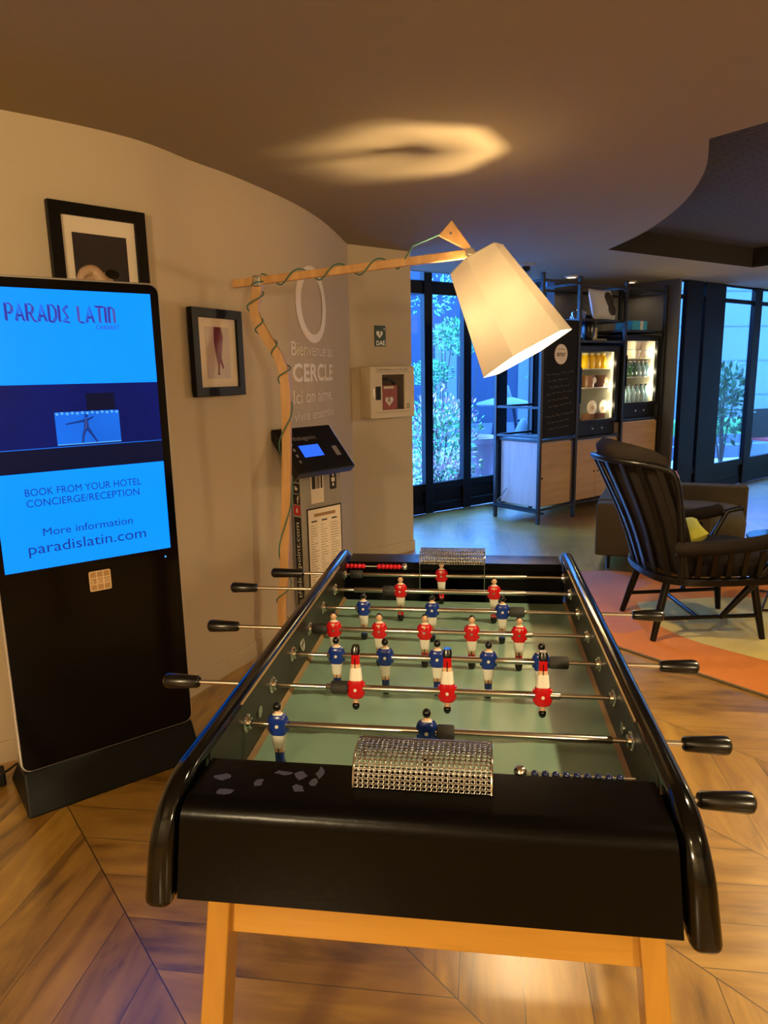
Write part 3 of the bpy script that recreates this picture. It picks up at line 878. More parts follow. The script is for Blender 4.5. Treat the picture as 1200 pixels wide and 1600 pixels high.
# score counters: ten red beads at the far end, dark blue beads at the near end
b = MB(); b.cyl((-0.318, 0.906, 0.861), (-0.138, 0.906, 0.861), 0.0018, n=8); cw = b.build('score_wire', M['steel'], FT)
for i, x in enumerate([-0.308 + 0.0118 * j for j in range(5)] + [-0.214 + 0.0118 * j for j in range(6)]):
    b = MB(); b.ball((x, 0.906, 0.861), 0.0074, 12); b.build('score_bead', M['redbead'], cw, smooth=180)
b = MB(); b.ball((-0.138, 0.906, 0.861), 0.0105, 16); b.build('end_ball', M['chrome'], cw, smooth=180)
b = MB(); b.cyl((0.130, -0.158, 0.869), (0.286, -0.158, 0.869), 0.0016, n=8); cw = b.build('score_wire', M['steel'], FT)
for j in range(9):
    b = MB(); b.ball((0.152 + 0.0142 * j, -0.158, 0.868), 0.0056, 12); b.build('score_bead', M['bluebead'], cw, smooth=180)
b = MB(); b.ball((0.132, -0.158, 0.870), 0.0095, 16); b.build('end_ball', M['chrome'], cw, smooth=180)
# worn label strip on the far goal sill
b = MB(); b.box((-0.085, 0.922, 0.8722), (0.080, 0.944, 0.8734)); b.build('goal_sill', M['strip'], FT)

# sticker remains on the near end panel, blue reflection painted into their colour
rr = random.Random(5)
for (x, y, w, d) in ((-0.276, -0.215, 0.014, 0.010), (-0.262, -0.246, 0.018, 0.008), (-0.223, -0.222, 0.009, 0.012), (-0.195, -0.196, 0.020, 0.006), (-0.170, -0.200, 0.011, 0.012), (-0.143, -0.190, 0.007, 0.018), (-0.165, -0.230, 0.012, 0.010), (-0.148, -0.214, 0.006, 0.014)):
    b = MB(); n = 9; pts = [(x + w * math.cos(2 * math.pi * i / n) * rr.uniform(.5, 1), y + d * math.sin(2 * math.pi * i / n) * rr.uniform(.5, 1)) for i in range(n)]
    b.prism(pts, 'z', 0.8716, 0.8726); b.build('sticker_residue_glint', M['residue_glint'], FT)

# wooden stand: four splayed legs and two rails
for sx in (-1, 1):
    for (yt, yb) in ((-0.15, -0.175), (0.90, 0.925)):
        fx = lambda z, o: sx * (0.327 + (0.735 - z) * 0.115 - (0.0 if o else 0.034 + (0.735 - z) * 0.012))
        d = 0.058 if yt < 0.3 else -0.058
        b = MB()
        def ring(z, y): return [(fx(z, 1), y, z), (fx(z, 0), y, z), (fx(z, 0), y + d, z), (fx(z, 1), y + d, z)]
        b.hexa(ring(0.0, yb), ring(0.726, yt)); b.build('leg', M['beech'], FT, bevel=0.003)
for y0 in (-0.139, 0.862):
    b = MB(); b.hexa([(-0.318, y0, 0.553), (0.318, y0, 0.553), (0.318, y0 + 0.03, 0.553), (-0.318, y0 + 0.03, 0.553)], [(-0.297, y0, 0.726), (0.297, y0, 0.726), (0.297, y0 + 0.03, 0.726), (-0.297, y0 + 0.03, 0.726)])
    b.build('cross_rail', M['beech_h'], FT, bevel=0.002)
for sx in (-1, 1):
    b = MB(); b.box((sx * 0.30 - 0.014, -0.10, 0.60), (sx * 0.30 + 0.014, 0.85, 0.726)); b.build('long_rail', M['beech_h'], FT)

# ------------------------------------------------------------------ floor lamp
LB = Vector((0.166, 1.985, 1.655))           # bulb
FL = thing('floor_lamp', (-0.872, 2.10, 0), 'wooden arc floor lamp with lit white faceted shade behind the football table', 'floor lamp')
pole = [(-0.862, 2.10, 0.03), (-0.868, 2.10, 0.30), (-0.847, 2.10, 0.50), (-0.812, 2.10, 1.0), (-0.800, 2.10, 1.35), (-0.818, 2.10, 1.478), (-0.880, 2.10, 1.592), (-0.925, 2.10, 1.69), (-0.908, 2.10, 1.80), (-0.906, 2.10, 1.832)]
pp = catmull(pole, 8)
b = MB(); b.path(pp, 1.0, flat=(0.042, 0.026, (1, 0, 0))); b.build('pole', M['lampwood'], FL, bevel=0.003)
b = MB(); b.lathe([(0.0, 0.0), (0.165, 0.0), (0.17, 0.006), (0.165, 0.024), (0.05, 0.03), (0.0, 0.03)], (-0.862, 2.10, 0), 40); b.build('base', M['lampwood'], FL, smooth=35)
A0, A1 = Vector((-1.024, 2.115, 1.823)), Vector((0.035, 2.0, 1.892))
b = MB(); b.bar(A0, A1, 0.024, 0.034); arm = b.build('arm', M['lampwood'], FL, bevel=0.003)
b = MB(); b.cbox((-0.905, 2.100, 1.828), (0.034, 0.046, 0.046)); b.build('clamp', M['hood'], FL, bevel=0.004)
b = MB(); b.cyl((-0.905, 2.06, 1.835), (-0.905, 2.14, 1.835), 0.008, n=14); b.build('clamp_bolt', M['chrome'], FL, smooth=40)
# pivot and counterweight
b = MB(); b.cyl((0.035, 1.972, 1.892), (0.035, 2.028, 1.892), 0.020, n=22); b.cyl((0.035, 1.964, 1.892), (0.035, 2.036, 1.892), 0.008, n=14); b.build('pivot', M['chrome'], FL, smooth=40)
b = MB(); b.prism([(0.008, 1.912), (-0.094, 1.966), (-0.040, 2.023), (0.036, 1.918), (0.032, 1.905)], 'y', 1.983, 2.017); b.build('counterweight', M['lampwood'], FL, bevel=0.002)
b = MB(); b.cyl((-0.044, 1.981, 1.972), (-0.044, 2.019, 1.972), 0.006, n=12); b.build('bolt', M['chrome'], FL, smooth=40)
# shade: hexagonal tapering tube along a tilted axis
ST, SB = Vector((0.062, 2.012, 1.868)), Vector((0.272, 1.966, 1.486))
ax = (SB - ST).normalized(); e1 = Vector((1, 0, 0)) - ax * ax.x; e1.normalize(); e2 = ax.cross(e1)
def shade_ring(c, r, k=6, off=R(-8)):
    return [c + (e1 * math.cos(off + 2 * math.pi * i / k) + e2 * math.sin(off + 2 * math.pi * i / k)) * r for i in range(k)]
def soft_ring(c, r, q=0.10):
    """hexagon with slightly softened corners"""
    h = shade_ring(c, r); out = []
    for i in range(6):
        a, p, n_ = h[i - 1], h[i], h[(i + 1) % 6]
        out += [p.lerp(a, q), p + (p.lerp(a, q) + p.lerp(n_, q) - p * 2) * 0.25, p.lerp(n_, q)]
    return out
b = MB(); b.grid([soft_ring(ST.lerp(SB, t), 0.128 + (0.212 - 0.128) * t) for t in (0, 0.25, 0.5, 0.75, 1)], closed_u=True)
sh = b.build('lamp_shade', M['shade'], FL, smooth=16)
b = MB(); b.path(soft_ring(SB, 0.2122), 0.0018, 6, closed=True); b.build('lower_rim', M['cream'], sh)
b = MB(); b.path(soft_ring(ST, 0.1282), 0.0018, 6, closed=True); b.build('upper_rim', M['cream'], sh)
b = MB(); b.cyl(Vector((0.035, 2.0, 1.892)), ST + ax * 0.03, 0.012, n=14); b.cyl(ST - ax * 0.02, ST + ax * 0.10, 0.026, n=20); b.build('socket', M['cream'], FL, smooth=40)
b = MB()
for i in (0, 2, 4):
    b.cyl(ST + ax * 0.004, shade_ring(ST, 0.127)[i] + ax * 0.004, 0.0022, n=6)
b.build('shade_spider', M['steel'], sh)
b = MB(); b.cyl(ST + ax * 0.10, ST + ax * 0.14, 0.014, n=14); b.ball(LB, 0.042, 18); b.build('bulb', M['bulb'], FL, smooth=60)
lamp('bulb_light', 'POINT', LB, LAMP_W, LAMP_COL, 0.036)
# teal cord spiralling round pole and arm
b = MB(); c = []
n = len(pp); zz = [p.z for p in pp]
for i in range(241):
    t = i / 240 * 0.965; k = t * (n - 1); j = min(int(k), n - 2); p = pp[j].lerp(pp[j + 1], k - j)
    a = 2 * math.pi * (t * 9.0 + 0.3)
    rr = 0.026 + 0.010 * (0.5 + 0.5 * math.sin(t * 40))
    c.append(p + Vector((math.cos(a) * rr, math.sin(a) * rr * 0.85, 0)))
b.path(c, 0.0032, 7); b.build('cord', M['cord'], FL, smooth=60)
b = MB(); c = []; d = (A1 - A0).normalized(); o1 = d.cross(Vector((0, 0, 1))).normalized(); o2 = o1.cross(d)
for i in range(121):
    t = 0.13 + 0.58 * i / 120; a = 2 * math.pi * (i / 120 * 3.4 + 0.25)
    c.append(A0.lerp(A1, t) + o1 * math.cos(a) * 0.024 + o2 * math.sin(a) * 0.028)
c.append(Vector((-0.20, 1.985, 1.93))); c.append(Vector((-0.09, 1.978, 1.968)))
b.path(c, 0.0032, 7); b.build('cord', M['cord'], FL, smooth=60)

# ------------------------------------------------------------------ advertising kiosk
KH = 44.8
KO = Vector((-1.211, 1.082, 0))              # middle of the face, on the floor
KX = frame_mat(KO, KH)                        # x along the face to the right, -y towards the viewer
AK = thing('digital_kiosk', KO, 'tall black digital kiosk with glowing blue screens left of the football table', 'advertising display', KH)
W2 = 0.2965
Z0, Z1 = 0.132, 1.728
def kface(y): return lambda u, v: KX @ Vector((u, y, v))
zc, hh = (Z0 + Z1) / 2, (Z1 - Z0)
b = MB(KX); pr = [(x, z + zc) for x, z in rounded_rect(2 * W2, hh, 0.035)]; b.prism(pr, 'y', 0.0, 0.075); b.build('body', M['silver'], AK, bevel=0.003)
b = MB(KX); pr = [(x, z + zc) for x, z in rounded_rect(2 * W2 - 0.012, hh - 0.012, 0.030)]; b.prism(pr, 'y', -0.003, 0.0); gl = b.build('front_glass', M['kiosk_black'], AK)
def kscreen(name, x0, x1, z0, z1, m, parent=None, y=-0.0042):
    b = MB(KX); b.box((x0, y, z0), (x1, y + 0.001, z1)); return b.build(name, m, parent or AK)
XL, XR = -0.27, 0.263
up = kscreen('upper_screen', XL, XR, 1.403, 1.692, M['screen_hi'])
mid = kscreen('middle_screen', XL, XR, 1.205, 1.403, M['screen_mid'])
bar_ = kscreen('lower_bar', XL, XR, 1.132, 1.203, M['screen_bar'])
low = kscreen('lower_screen', XL, XR, 0.818, 1.130, M['screen_hi'])
kscreen('shelf_line', XL, XR, 1.203, 1.2055, M['screen_dim'], mid, -0.005)
# lettering on the upper screen: doubled thin strokes
def kline(name, s, u, v, size, m, parent, width=None, y=-0.0050, bold=0.0, space=1.0):
    return text_on(name, s, lambda a, c: KX @ Vector((u + a, y, v + c)), size, m, parent, 'CENTER', width, space, bold)


GLYPH = {'P': [[(0, 0), (0, 1), (.42, 1), (.6, .86), (.6, .6), (.42, .46), (.12, .46)]], 'A': [[(0, 0), (.36, 1), (.72, 0)], [(.16, .32), (.58, .32)]],
         'R': [[(0, 0), (0, 1), (.42, 1), (.6, .86), (.6, .62), (.42, .48), (.12, .48)], [(.3, .48), (.66, 0), (.9, 0)]], 'D': [[(0, 0), (0, 1), (.4, 1), (.68, .72), (.68, .28), (.4, 0), (0, 0)]],
         'I': [[(0, 0), (0, 1)]], 'S': [[(.55, 1), (.08, .72), (.5, .30), (.0, 0), (.62, 0)]], 'L': [[(0, 1), (0, .12), (.1, 0), (.5, 0)]],
         'T': [[(-.12, 1), (.72, 1)], [(.3, 1), (.3, 0)]], 'N': [[(0, 0), (0, 1)], [(0, .9), (.25, 1), (.5, .9), (.55, .0)]]}
GW = {'P': .62, 'A': .74, 'R': .80, 'D': .70, 'I': .06, 'S': .60, 'L': .46, 'T': .60, 'N': .56}
def logo(word, x0, w, h, z):
    tot = sum(GW[c] + 0.30 for c in word) - 0.30; k = w / tot; b = MB(KX); x = 0.0
    for ch in word:
        for st in GLYPH[ch]:
            for dx, dz in ((0, 0), (0.13, -0.055)):
                b.path([(x0 + (x + px_ + dx) * k, -0.0052, z + (pz_ + dz) * h) for px_, pz_ in st], 0.0021, 5)
        x += GW[ch] + 0.30
    b.build('title_lettering', M['screen_logo'], up)
logo('PARADIS', -0.181, 0.178, 0.050, 1.596); logo('LATIN', 0.026, 0.112, 0.050, 1.596)
kline('title_lettering', 'CABARET', 0.115, 1.574, 0.020, M['screen_logo'], up, 0.075)
kline('notice_lettering', 'BOOK FROM YOUR HOTEL', -0.005, 1.057, 0.034, M['screen_ink'], low, 0.365)
kline('notice_lettering', 'CONCIERGE/RECEPTION', -0.008, 1.022, 0.034, M['screen_ink'], low, 0.355)
kline('notice_lettering', 'More information', -0.005, 0.925, 0.036, M['screen_ink'], low, 0.285)
kline('notice_lettering', 'paradislatin.com', -0.008, 0.870, 0.050, M['screen_ink'], low, 0.375)
# small stage picture in the middle of the screen: bright panel with bulbs and a dancing figure
pan = kscreen('stage_picture', -0.075, 0.125, 1.212, 1.315, M['screen_dim'], mid, -0.0050)
b = MB(KX)
for i in range(13): b.ball((-0.068 + 0.0155 * i, -0.0052, 1.309 + 0.002 * (i % 2)), 0.0045, 8)
b.box((-0.075, -0.0062, 1.210), (0.125, -0.0052, 1.213))
b.build('stage_picture', M['screen_light'], mid)
b = MB(KX); y = -0.0062
b.path([(0.018, y, 1.292), (0.018, y, 1.262)], [0.006, 0.008], 8); b.ball((0.020, y, 1.300), 0.006, 8)
b.path([(0.016, y, 1.262), (0.006, y, 1.238), (0.002, y, 1.214)], [0.006, 0.004, 0.003], 8); b.path([(0.020, y, 1.262), (0.034, y, 1.238), (0.048, y, 1.214)], [0.006, 0.004, 0.003], 8)
b.path([(0.014, y, 1.285), (-0.045, y, 1.276)], [0.004, 0.002], 8); b.path([(0.022, y, 1.287), (0.042, y, 1.296)], [0.004, 0.002], 8)
b.build('stage_picture', M['screen_ink'], mid, smooth=60)
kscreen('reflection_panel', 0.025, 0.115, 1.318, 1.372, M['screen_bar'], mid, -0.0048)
# gold square sticker with its grid, tiny indicator light
b = MB(KX); b.prism([(x + 0.012, z + 0.745) for x, z in rounded_rect(0.072, 0.070, 0.006)], 'y', -0.0046, -0.0034); sk = b.build('sticker', M['gold'], AK)
b = MB(KX); y0, y1 = -0.0054, -0.0046
for i in range(4):
    a = -0.033 + 0.022 * i
    b.box((0.012 + a - 0.001, y0, 0.712), (0.012 + a + 0.001, y1, 0.778)); b.box((-0.021, y0, 0.745 + a - 0.001), (0.045, y1, 0.745 + a + 0.001))
b.build('sticker_grid', M['goldline'], sk)
text_on('sticker_lettering', '5  IOIO', lambda a, c: KX @ Vector((0.012 + a, -0.0056, 0.738 + c)), 0.018, M['goldline'], sk, 'CENTER', 0.058)
b = MB(KX); b.ball((0.242, -0.004, 0.788), 0.0035, 10); b.build('indicator', M['screen_light'], AK, smooth=90)
# wedge shaped base
b = MB(KX); b.hexa([(-0.300, -0.062, 0.0), (0.300, -0.062, 0.0), (0.300, 0.26, 0.0), (-0.300, 0.26, 0.0)], [(-0.292, -0.004, Z0 + 0.004), (0.292, -0.004, Z0 + 0.004), (0.292, 0.10, Z0 + 0.004), (-0.292, 0.10, Z0 + 0.004)])
b.build('base', M['kiosk_base'], AK, bevel=0.008)
# cable and adaptor on the floor behind the kiosk
t = thing('power_adaptor', (-1.655, 0.985, 0), 'dark power adaptor with a looped thin cable on the floor behind the kiosk', 'power adaptor', 40)
X = ROOT[t.name]
b = MB(X); b.cbox((0.0, 0.0, 0.028), (0.13, 0.07, 0.05)); b.build('housing', M['black_matte'], t, bevel=0.006)
b = MB(X); b.path(catmull([(-0.06, 0, 0.03), (-0.14, -0.05, 0.03), (-0.05, -0.10, 0.06), (0.06, -0.12, 0.10), (0.12, -0.02, 0.07), (0.20, 0.02, 0.012)], 10), 0.004, 8); b.build('cable', M['cable'], t, smooth=60)

# ------------------------------------------------------------------ framed pictures on the curved wall
def picture(label, c, heading, w, h, fw, art):
    c = (c[0] + 0.020 * math.sin(R(heading)), c[1] - 0.020 * math.cos(R(heading)), c[2])
    t = thing('picture_frame', c, label, 'framed picture', heading)
    X = ROOT[t.name]
    b = MB(X); o = [(-w / 2, -h / 2), (w / 2, -h / 2), (w / 2, h / 2), (-w / 2, h / 2)]; i_ = [(-w / 2 + fw, -h / 2 + fw), (w / 2 - fw, -h / 2 + fw), (w / 2 - fw, h / 2 - fw), (-w / 2 + fw, h / 2 - fw)]
    vs = [(x, -0.026, z) for x, z in o] + [(x, -0.026, z) for x, z in i_] + [(x, 0.0, z) for x, z in o] + [(x, 0.0, z) for x, z in i_]
    fs = []
    for k in range(4):
        n = (k + 1) % 4
        fs += [(k, n, 4 + n, 4 + k), (8 + k, 12 + k, 12 + n, 8 + n), (k, 8 + k, 8 + n, n), (4 + k, 4 + n, 12 + n, 12 + k)]
    b.add(vs, fs); b.build('frame', M['frame_black'], t, bevel=0.002)
    b = MB(X); b.box((-w / 2 + fw, -0.014, -h / 2 + fw), (w / 2 - fw, -0.006, h / 2 - fw)); b.build('mount', M['paper'], t)
    art(X, t)
    b = MB(X); b.box((-w / 2 + fw, -0.0195, -h / 2 + fw), (w / 2 - fw, -0.0185, h / 2 - fw)); b.build('glazing', M['art_glass'], t)
    return t


M['art_glass'] = glass_pane('picture_glazing', (0.98, 0.98, 0.98), 0.0)
def art_dark(X, t):
    b = MB(X); b.box((-0.102, -0.0155, -0.115), (0.102, -0.0141, 0.125)); p = b.build('photograph', M['photo_dark'], t)
    b = MB(X); b.path(catmull([(-0.095, -0.0158, -0.06), (-0.075, -0.0158, -0.015), (-0.035, -0.0158, -0.005), (-0.005, -0.0158, -0.045)], 8), [0.012 + 0.0006 * i for i in range(25)], 8, flat=None)
    b.ball((-0.055, -0.0158, -0.04), 0.045, 14, sc=(1, 0.03, 0.8)); b.ball((0.015, -0.0158, -0.03), 0.022, 12, sc=(1, 0.05, 1.2)); b.box((0.0, -0.0162, -0.11), (0.03, -0.0157, -0.04)); b.build('photograph_figure', M['photo_skin'], p, smooth=60)
    b = MB(X); b.ball((0.035, -0.0165, -0.012), 0.022, 12, sc=(1.3, 0.05, 0.8)); b.build('photograph_hair', M['frame_black'], p, smooth=60)
def art_red(X, t):
    b = MB(X); b.box((-0.078, -0.0155, -0.112), (0.078, -0.0141, 0.112)); p = b.build('photograph', M['photo_pale'], t)
    b = MB(X); y = -0.0156
    b.prism([(-0.020, 0.112), (0.024, 0.112), (0.036, 0.072), (0.026, 0.02), (0.018, -0.025), (0.012, -0.046), (-0.010, -0.046), (-0.016, -0.010), (-0.026, 0.05)], 'y', y - 0.0008, y)
    b.prism([(-0.006, -0.040), (0.008, -0.040), (0.002, -0.082), (0.006, -0.096), (-0.014, -0.096), (-0.008, -0.080)], 'y', y - 0.0008, y)
    b.prism([(0.006, -0.030), (0.018, -0.020), (0.034, -0.066), (0.024, -0.070)], 'y', y - 0.0008, y)
    b.build('photograph_figure', M['photo_red'], p)
picture('black framed dark photograph of a figure partly hidden behind the kiosk', (-1.352, 1.550, 1.815), 52.4, 0.364, 0.45, 0.044, art_dark)
picture('small black framed picture of a red figure walking, right of the kiosk', (-1.113, 2.035, 1.520), 70.2, 0.334, 0.378, 0.040, art_red)

# ------------------------------------------------------------------ pale lettering on the curved wall
seg = [0.0]
for i in range(1, len(WC)): seg.append(seg[-1] + (WC[i] - WC[i - 1]).length)
def wall_s(x, y):
    best = min(range(len(WC)), key=lambda i: (WC[i] - Vector((x, y))).length); return seg[best]
def wall_at(s, z, off):
    for i in range(1, len(WC)):
        if seg[i] >= s or i == len(WC) - 1:
            w = (s - seg[i - 1]) / (seg[i] - seg[i - 1]); p = WC[i - 1].lerp(WC[i], w); t = (WC[i] - WC[i - 1]).normalized()
            return Vector((p.x + t.y * off, p.y - t.x * off, z))
SA = wall_s(-0.932, 2.685); SBB = SA + 0.71
WL = thing('wall_lettering', (-0.88, 3.05, 1.1), 'pale vinyl ring and French welcome words on the curved beige wall', 'wall lettering')
s0, z0 = SA + 0.325, 1.808
b = MB(); N_ = 56
o = [wall_at(s0 + 0.250 * math.cos(2 * math.pi * i / N_), z0 + 0.212 * math.sin(2 * math.pi * i / N_), 0.003) for i in range(N_)]
i_ = [wall_at(s0 + 0.178 * math.cos(2 * math.pi * i / N_), z0 + 0.165 * math.sin(2 * math.pi * i / N_), 0.003) for i in range(N_)]
b.grid([o, i_], closed_u=True); b.build('ring', M['vinyl'], WL, fix=False)
def wline(s, z, size, w, m, bold=0.0):
    """one line of the greeting; every word is a mesh of its own"""
    vs, fs = text_mesh(s, size, 'LEFT', 1.0, bold)
    x0 = min(v.x for v in vs); k = w / (max(v.x for v in vs) - x0)
    par = list(range(len(vs)))
    def find(i):
        while par[i] != i: i = par[i]
        return i
    for f in fs:
        for i in f[1:]: par[find(i)] = find(f[0])
    isl = {}
    for i, v in enumerate(vs): isl.setdefault(find(i), []).append(i)
    spans = sorted((min(vs[i].x for i in ii), max(vs[i].x for i in ii), r) for r, ii in isl.items())
    words, end = [], None
    for a, c, r in spans:
        if end is None or a - end > 0.19 * size: words.append([])
        words[-1].append(r); end = c if end is None else max(end, c)
    for wd in words:
        keep = set(wd); b = MB()
        idx = {i: n_ for n_, i in enumerate(i for i in range(len(vs)) if find(i) in keep)}
        b.add([wall_at(SA + (vs[i].x - x0) * k, z + vs[i].y, 0.003) for i in idx], [tuple(idx[i] for i in f) for f in fs if f[0] in idx])
        b.build('word_lettering', m, WL, fix=False)
wline('Bienvenue au', 1.522, 0.108, 0.69, M['vinyl_thin'], 0.0)
wline('CERCLE', 1.383, 0.135, 0.69, M['vinyl'], 0.004)
wline('Ici on aime,', 1.262, 0.105, 0.66, M['vinyl_thin'], 0.0)
wline('vivre ensemble', 1.165, 0.078, 0.68, M['vinyl_thin'], 0.0)

# ------------------------------------------------------------------ defibrillator sign and cabinet on the pier
XP = frame_mat((PA.x, PA.y, 0), math.degrees(math.atan2(PD.y, PD.x)))
PH = math.degrees(math.atan2(PD.y, PD.x))
def heart(cx, cz, w, n=24):
    pts = []
    for i in range(n):
        t = 2 * math.pi * i / n
        pts.append((cx + w / 32 * 16 * math.sin(t) ** 3, cz + w / 32 * (13 * math.cos(t) - 5 * math.cos(2 * t) - 2 * math.cos(3 * t) - math.cos(4 * t))))
    return pts
t = thing('defibrillator_sign', XP @ Vector((0.278, -0.003, 1.688)), 'dark green sign with white heart reading DAE above the defibrillator cabinet', 'sign', PH)
X = ROOT[t.name]
b = MB(X); b.box((-0.051, -0.003, -0.075), (0.051, 0.003, 0.075)); b.build('plate', M['green_sign'], t)
b = MB(X); b.prism(heart(-0.008, 0.014, 0.062), 'y', -0.0042, -0.003); b.box((0.030, -0.0042, 0.048), (0.045, -0.003, 0.053)); b.box((0.035, -0.0042, 0.043), (0.040, -0.003, 0.058)); b.build('heart_symbol', M['white'], t)
b = MB(X); b.add([(-0.006, -0.0048, 0.034), (0.004, -0.0048, 0.034), (-0.001, -0.0048, 0.018), (0.005, -0.0048, 0.018), (-0.010, -0.0048, -0.006), (-0.005, -0.0048, 0.010), (-0.011, -0.0048, 0.010)], [tuple(range(7))]); b.build('bolt_symbol', M['green_sign'], t, fix=False)
text_on('lettering', 'DAE', lambda u, v: X @ Vector((u, -0.0044, -0.066 + v)), 0.046, M['white'], t, 'CENTER', 0.082, 1.0, 0.0012)
AC = thing('defibrillator_cabinet', XP @ Vector((0.295, 0, 1.278)), 'cream steel wall cabinet with a window showing a red defibrillator', 'defibrillator cabinet', PH)
X = ROOT[AC.name]
hw, hz = 0.210, 0.186
b = MB(X)
wx0, wx1, wz0, wz1 = -0.100, 0.115, -0.128, 0.128
b.box((-hw, -0.105, -hz), (-hw + 0.004, -0.001, hz)); b.box((hw - 0.004, -0.105, -hz), (hw, -0.001, hz)); b.box((-hw, -0.105, -hz), (hw, -0.001, -hz + 0.004)); b.box((-hw, -0.105, hz - 0.004), (hw, -0.001, hz)); b.box((-hw, -0.005, -hz), (hw, -0.001, hz))
b.build('housing', M['offwhite'], AC)
b = MB(X)
b.box((-hw, -0.12, -hz), (wx0, -0.105, hz)); b.box((wx1, -0.12, -hz), (hw, -0.105, hz)); b.box((wx0, -0.12, -hz), (wx1, -0.105, wz0)); b.box((wx0, -0.12, wz1), (wx1, -0.105, hz))
dr = b.build('door', M['offwhite'], AC, bevel=0.002)
b = MB(X); b.box((wx0, -0.112, wz0), (wx1, -0.110, wz1)); b.build('pane', M['art_glass'], dr)
b = MB(X); b.box((-0.162, -0.124, -0.052), (-0.116, -0.12, 0.045)); b.build('latch', M['black_matte'], dr, bevel=0.002)
b = MB(X); b.prism([(x - 0.182, z - 0.003) for x, z in rounded_rect(0.014, 0.075, 0.0065)], 'y', -0.123, -0.12); b.build('lock', M['steel'], dr)
text_on('door_lettering', 'DEFIBRILLATEUR', lambda u, v: X @ Vector((-0.005 + u, -0.1206, 0.158 + v)), 0.018, M['aed_dark'], dr, 'CENTER', 0.30, 1.0)
b = MB(X); b.box((-0.165, -0.1206, 0.146), (0.165, -0.12, 0.148)); b.box((-0.165, -0.1206, -0.146), (0.165, -0.12, -0.144))
for k in range(3): b.box((0.130, -0.1206, -0.094 - 0.013 * k), (0.165, -0.12, -0.089 - 0.013 * k))
b.build('printed_lines', M['aed_dark'], dr)
b = MB(X); b.box((-hw + 0.005, -0.0056, -hz + 0.005), (hw - 0.005, -0.005, hz - 0.005)); b.build('lining', M['aed_inner'], AC)
DF = thing('defibrillator', X @ Vector((-0.012, -0.055, -0.128 - 0.05)), 'red defibrillator case with a white heart inside the wall cabinet', 'defibrillator', PH)
Y = ROOT[DF.name]
b = MB(Y); b.box((-0.09, -0.035, 0.0), (0.085, 0.035, 0.23)); b.build('case', M['aed_red'], DF, bevel=0.008)
b = MB(Y); b.prism(heart(0.0, 0.115, 0.078), 'y', -0.0368, -0.0352); b.build('heart_symbol', M['white'], DF)
b = MB(Y); b.add([(-0.006, -0.0374, 0.140), (0.006, -0.0374, 0.140), (0.001, -0.0374, 0.118), (0.012, -0.0374, 0.122), (-0.006, -0.0374, 0.090), (0.0, -0.0374, 0.110), (-0.012, -0.0374, 0.108)], [tuple(range(7))]); b.build('bolt_symbol', M['aed_red'], DF, fix=False)
b = MB(Y); b.box((-0.05, -0.0366, 0.205), (0.045, -0.035, 0.222)); b.build('label_band', M['cream'], DF)
b = MB(Y); b.path(catmull([(-0.085, 0, 0.235), (-0.05, -0.01, 0.268), (0.02, -0.01, 0.275), (0.075, 0, 0.238)], 8), 0.010, 10); b.build('carry_handle', M['black_matte'], DF, smooth=60)
b = MB(Y); b.box((-0.035, -0.0364, 0.030), (0.030, -0.0352, 0.038)); b.build('printed_line', M['cream'], DF)

# ------------------------------------------------------------------ luggage terminal against the curved wall
BH = 55.0
BT = thing('luggage_terminal', (-0.868, 2.55, 0), 'grey information column with tilted black head standing behind the lamp pole', 'terminal', BH)
X = ROOT[BT.name]
b = MB(X); b.box((0.0, 0.0, 0.0), (0.30, 0.075, 1.02)); b.build('column', M['bag_grey'], BT, bevel=0.004)
b = MB(X); b.box((-0.04, -0.06, 0.0), (0.34, 0.12, 0.018)); b.build('foot_plate', M['bag_grey'], BT, bevel=0.003)
n_ = Vector((0, -0.74, 0.67))
def hp(x, t, d=0.0):   # point on the tilted head: x across, t from top (0) to bottom (1), d outwards
    return X @ Vector((x, 0.03 - 0.20 * t + n_.y * d, 1.145 - 0.215 * t + n_.z * d))
hx0, hx1 = -0.150, 0.250
b = MB(); b.hexa([hp(hx0, 0, -0.05), hp(hx1, 0, -0.05), hp(hx1, 1, -0.05), hp(hx0, 1, -0.05)], [hp(hx0, 0), hp(hx1, 0), hp(hx1, 1), hp(hx0, 1)]); hd = b.build('head', M['bag_black'], BT, bevel=0.005)
def hquad(x0, x1, t0, t1, d=0.0012): return [hp(x0, t0, d), hp(x1, t0, d), hp(x1, t1, d), hp(x0, t1, d)]
b = MB(); b.add(hquad(-0.050, 0.085, 0.42, 0.68), [(0, 1, 2, 3)]); b.build('display', M['lcd'], hd)
b = MB()
for k in range(4): b.add(hquad(-0.095 - 0.003 * k, -0.081 - 0.003 * k, 0.34 + 0.13 * k, 0.40 + 0.13 * k), [(0, 1, 2, 3)])
b.add(hquad(0.168, 0.202, 0.50, 0.72), [(0, 1, 2, 3)]); b.build('key_mark', M['silver'], hd)
text_on('head_lettering', 'thebagpoint', lambda u, v: hp(0.020 + u, 0.30 - v / 0.294, 0.0014), 0.040, M['silver'], hd, 'CENTER', 0.16)
